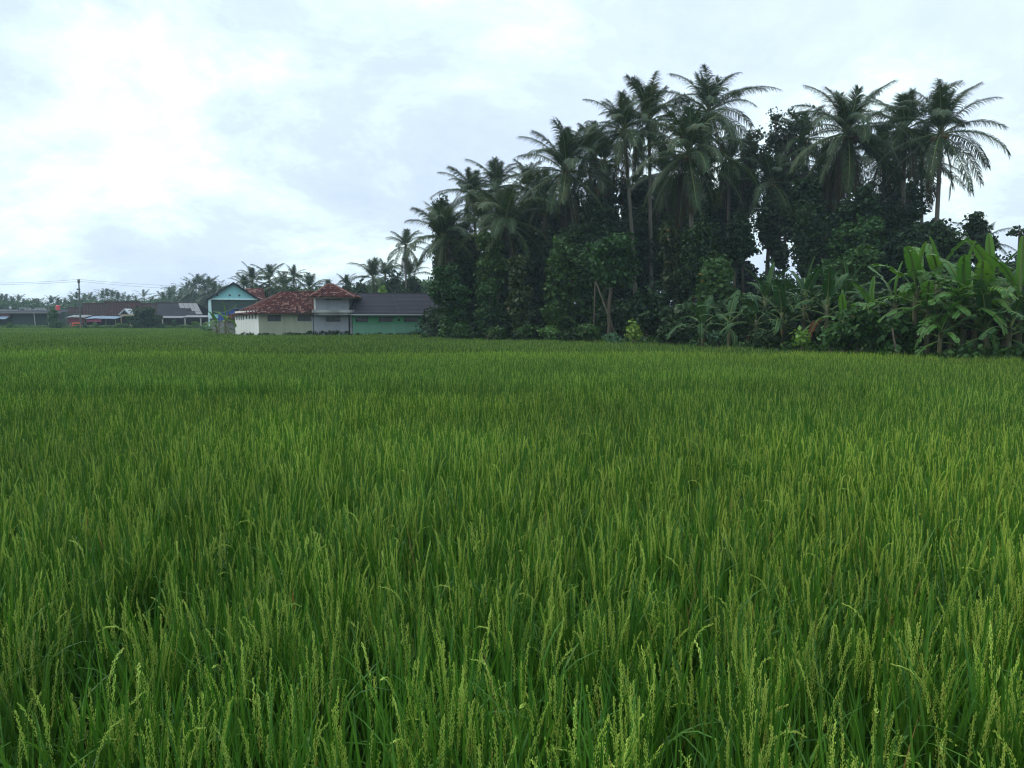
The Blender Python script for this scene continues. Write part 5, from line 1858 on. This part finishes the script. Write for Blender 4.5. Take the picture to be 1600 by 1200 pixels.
# wood beyond the middle buildings
cen, rad = [], []
for px in np.concatenate([np.arange(360, 700, 2.4), np.arange(1540, 2500, 3.0)]):
    for k in range(4):
        D = rs.uniform(125, 150)
        topy = np.interp(px, [360, 400, 480, 520, 560, 700, 1540, 2500], [466, 452, 456, 462, 452, 440, 452, 445]) + rs.uniform(0, 10)
        cen.append((X(px, D), D, rs.uniform(1, Z(topy, D)) if k > 1 else Z(topy, D)))
        rad.append(rs.uniform(.9, 1.7))
Q = leaf_cloud(rs, cen, rad, 46, .6)
Q[:, :, 2] = np.maximum(Q[:, :, 2], .02)
tag(link('far_wood', quads_mesh('far_wood', Q, [M['leaf_mid']])), 'farther wood standing behind the buildings and the right end of the grove', kind='stuff')

# garden trees and clipped bushes in front of the far houses
g = dict(group='garden bushes before the far houses', name='bush', cat='bush')
T('bushy tree hiding the right part of the brown row house', 228, 478, 514, 23, 124, 'leaf_dark', 110, 1.3, .34, group='garden trees before the far houses', name='garden_tree')
T('lower leafy tree at the left foot of the bushy garden tree', 212, 490, 513, 12, 123.5, 'leaf_mid', 111, 1.3, .3, group='garden trees before the far houses', name='garden_tree')
T('leafy tree growing beside the green shed, under the red tank', 82, 479, 514, 9, 125, 'leaf_mid', 112, .8, .3, group='garden trees before the far houses', name='garden_tree')
for i, (lab, px, tp, hw, mt) in enumerate((('clipped round bush at the left end of the green shed', 14, 502, 5, 'leaf_light'), ('small clipped bush before the green shed, second from the left', 24, 507, 3.5, 'leaf_light'), ('small clipped bush before the green shed, third from the left', 31, 507, 4, 'leaf_light'),
                                           ('loose bush below the thin post of the green shed', 88, 502, 13, 'leaf_mid'), ('pale leafy bush before the pink bannered stall', 148, 502, 4, 'leaf_light'), ('small bush beside the orange bench', 132, 506, 4, 'leaf_mid'),
                                           ('rounded light bush left of the porch arch', 187, 504, 6.5, 'leaf_light'), ('rounded light bush in front of the porch arch', 197, 505, 5, 'leaf_light'), ('bush at the pale post of the grey roofed house', 253, 504, 8, 'leaf_mid'),
                                           ('clipped round topped shrub before the dark porch of the grey roofed house', 271, 498.5, 4.5, 'leaf_mid'), ('round clipped bush, left of the three near the turquoise house', 283, 507, 5.5, 'leaf_light'), ('round clipped bush, middle of the three near the turquoise house', 295, 506, 6, 'leaf_light'),
                                           ('taller round clipped bush, right of the three near the turquoise house', 307, 500, 6.5, 'leaf_light'))):
    T(lab, px, tp, 514, hw, 124.2, mt, 120 + i, 1.6, .2, clump_r=.3, **g)
for i, (lab, px, tp, hw) in enumerate((('pale flowering plant at the foot of the turquoise house', 319, 509, 6), ('pale leafed plant before the grey lower wall of the turquoise house', 327, 511, 5))):
    T(lab, px, tp, 516, hw, 84, 'leaf_blue', 140 + i, 1.2, .2, clump_r=.25, **g)

# ------------------------------------------------------------------ odd plants that stand out in the rice
def weed(label, px, py, D, seed, n=7, az=0.6, ln=.105, cat='grass'):
    """pale drooping ear that stands above the rice"""
    rng = random.Random(seed)
    D *= 1.12
    top = P(px, py, D)
    e = empty('wild_grass', (top.x, top.y, 0), label, cat, 'pale wild grasses in the rice')
    mb = MB()
    h = top.z
    sp = [Vector((0, 0, 0)), Vector((.01, 0, h * .5)), Vector((0, 0, h * .86)), Vector((math.cos(az) * .05, math.sin(az) * .05, h * .97))]
    mb.tube(sp, [.004, .0035, .003, .002], 4)
    for k in range(3):
        blade(mb, rng, sp[1].lerp(sp[2], k * .3), az + rng.uniform(-1.2, 1.2), .15, rng.uniform(.25, .36), .004, rng.uniform(.2, .9), 5)
    mb.build('stem', M['weed_leaf'], e)
    mb = MB()
    for k in range(n):
        a = az + rng.gauss(0, .7)
        panicle(mb, rng, sp[2].lerp(sp[3], k / n), a, rng.uniform(.25, .75), ln * rng.uniform(.7, 1.25), 16, .0065, .0011, 0, rng.uniform(.6, 1.5))
    mb.build('ear', M['weed_grain'], e)
    return e


for i, (lab, px, py, D, az) in enumerate((
        ('pale drooping grass ear at the bottom left, just inside the frame', 235, 1160, 1.95, 0.2), ('pale drooping grass ear low left of the middle, arching right', 345, 1030, 2.35, 2.6),
        ('pale drooping ears in the trampled patch left of the middle', 560, 965, 2.55, 2.7), ('second pale ear beside the trampled patch', 590, 1000, 2.4, .3), ('pale drooping ear near the furrow on the left', 130, 845, 3.4, 2.9),
        ('pale grass ear in the left third, half way down', 330, 850, 3.35, .2), ('loose pale ears right of the left third', 400, 905, 2.9, .5), ('pale ear arching left by the white leaf', 1080, 838, 3.5, 2.9),
        ('pale ears right below the white leaf', 1095, 868, 3.2, 2.6), ('drooping pale ear at the lower middle right', 1010, 1155, 1.95, .3), ('pale spreading ears in the right part of the field', 1250, 915, 2.85, 2.9),
        ('pale ear beside the spreading ears on the right', 1290, 935, 2.75, .6), ('pale ear drooping right near the right edge', 1480, 915, 2.85, 2.4), ('pale bent ear at lower right', 1455, 1100, 2.1, 2.5),
        ('pale bent ear low in the middle of the field', 835, 1120, 2.05, 2.8), ('pale bent ear above the lower middle', 870, 1010, 2.4, 2.9), ('pale ear arching right in the lower right middle', 1125, 1010, 2.4, .5),
        ('pale ear at the left edge of the trampled patch', 510, 1035, 2.25, 2.4), ('pale ear in the far left corner', 25, 1000, 2.4, .4), ('thin pale ear left of the trampled patch', 470, 855, 3.3, 2.9))):
    weed(lab, px, py, D, 400 + i, 5 + i % 4, az)
# single blades that catch the eye
for i, (lab, mat, pa_, ya, pb_, yb, D, w, nm, cat) in enumerate((
        ('white dry leaf tip sticking out of the rice, right of the middle', 'pale_leaf', 1128, 846, 1146, 828, 3.35, .012, 'white_leaf', 'leaf'),
        ('short white leaf just below the white leaf tip', 'pale_leaf', 1122, 888, 1110, 866, 3.2, .010, 'white_leaf', 'leaf'),
        ('withered orange leaf standing among the green blades, lower middle', 'dry_leaf', 715, 1120, 719, 1068, 2.15, .007, 'withered_leaf', 'leaf'),
        ('withered red brown leaf below the trampled patch', 'dry_leaf', 488, 1075, 492, 1060, 2.2, .006, 'withered_leaf', 'leaf'),
        ('withered orange leaf left of the trampled patch', 'dry_leaf', 500, 1015, 498, 998, 2.4, .006, 'withered_leaf', 'leaf'),
        ('yellow withered leaf in the left middle of the field', 'dry_leaf', 462, 962, 457, 925, 2.6, .008, 'withered_leaf', 'leaf'),
        ('withered orange leaf low on the right', 'dry_leaf', 1118, 1075, 1110, 1045, 2.2, .006, 'withered_leaf', 'leaf'),
        ('broad grey green grass blade slanting down right at lower middle', 'weed_leaf', 1095, 1100, 1036, 1004, 2.3, .009, 'grass_blade', 'leaf'),
        ('broad dark green blade slanting down right of the middle', 'weed_leaf', 800, 985, 735, 905, 2.65, .010, 'grass_blade', 'leaf'))):
    D *= 1.1
    w *= .75
    a, b = P(pa_, ya, D), P(pb_, yb, D - .03)
    d = b - a
    base = a - d * .6 - Vector((0, 0, .35))
    mb = MB()
    sd_ = Vector((.8, .3, .15)).cross(d).cross(d).normalized()
    sd_ = Vector((d.z, .15, -d.x)).normalized()
    pts = [base - base, (a - d * .1 - base) * .6, a - base, a + d * .5 - base + Vector((0, 0, .004)), b - base]
    strip(mb, pts, [w * .4, w * .8, w, w * .8, w * .08], sd_, 0)
    strip(mb, [p + Vector((0, -.0015, 0)) for p in pts], [w * .4, w * .8, w, w * .8, w * .08], sd_, 0)
    o = mb.build(nm, M[mat])
    o.location = base
    tag(o, lab, cat)

# ------------------------------------------------------------------ haze over the whole plain
HAZE = 0.0005
hm, nt, out = new_mat('haze')
pv = nt.nodes.new('ShaderNodeVolumePrincipled')
pv.inputs['Color'].default_value = (0.70, 0.86, 1.0, 1)
pv.inputs['Density'].default_value = HAZE
nt.links.new(pv.outputs[0], out.inputs['Volume'])
mb = MB()
mb.box(-900, 900, -900, 900, -1.0, 26.0)
hz = mb.build('haze', hm)
tag(hz, 'thin pale haze over the plain', kind='stuff')
hz.visible_shadow = True
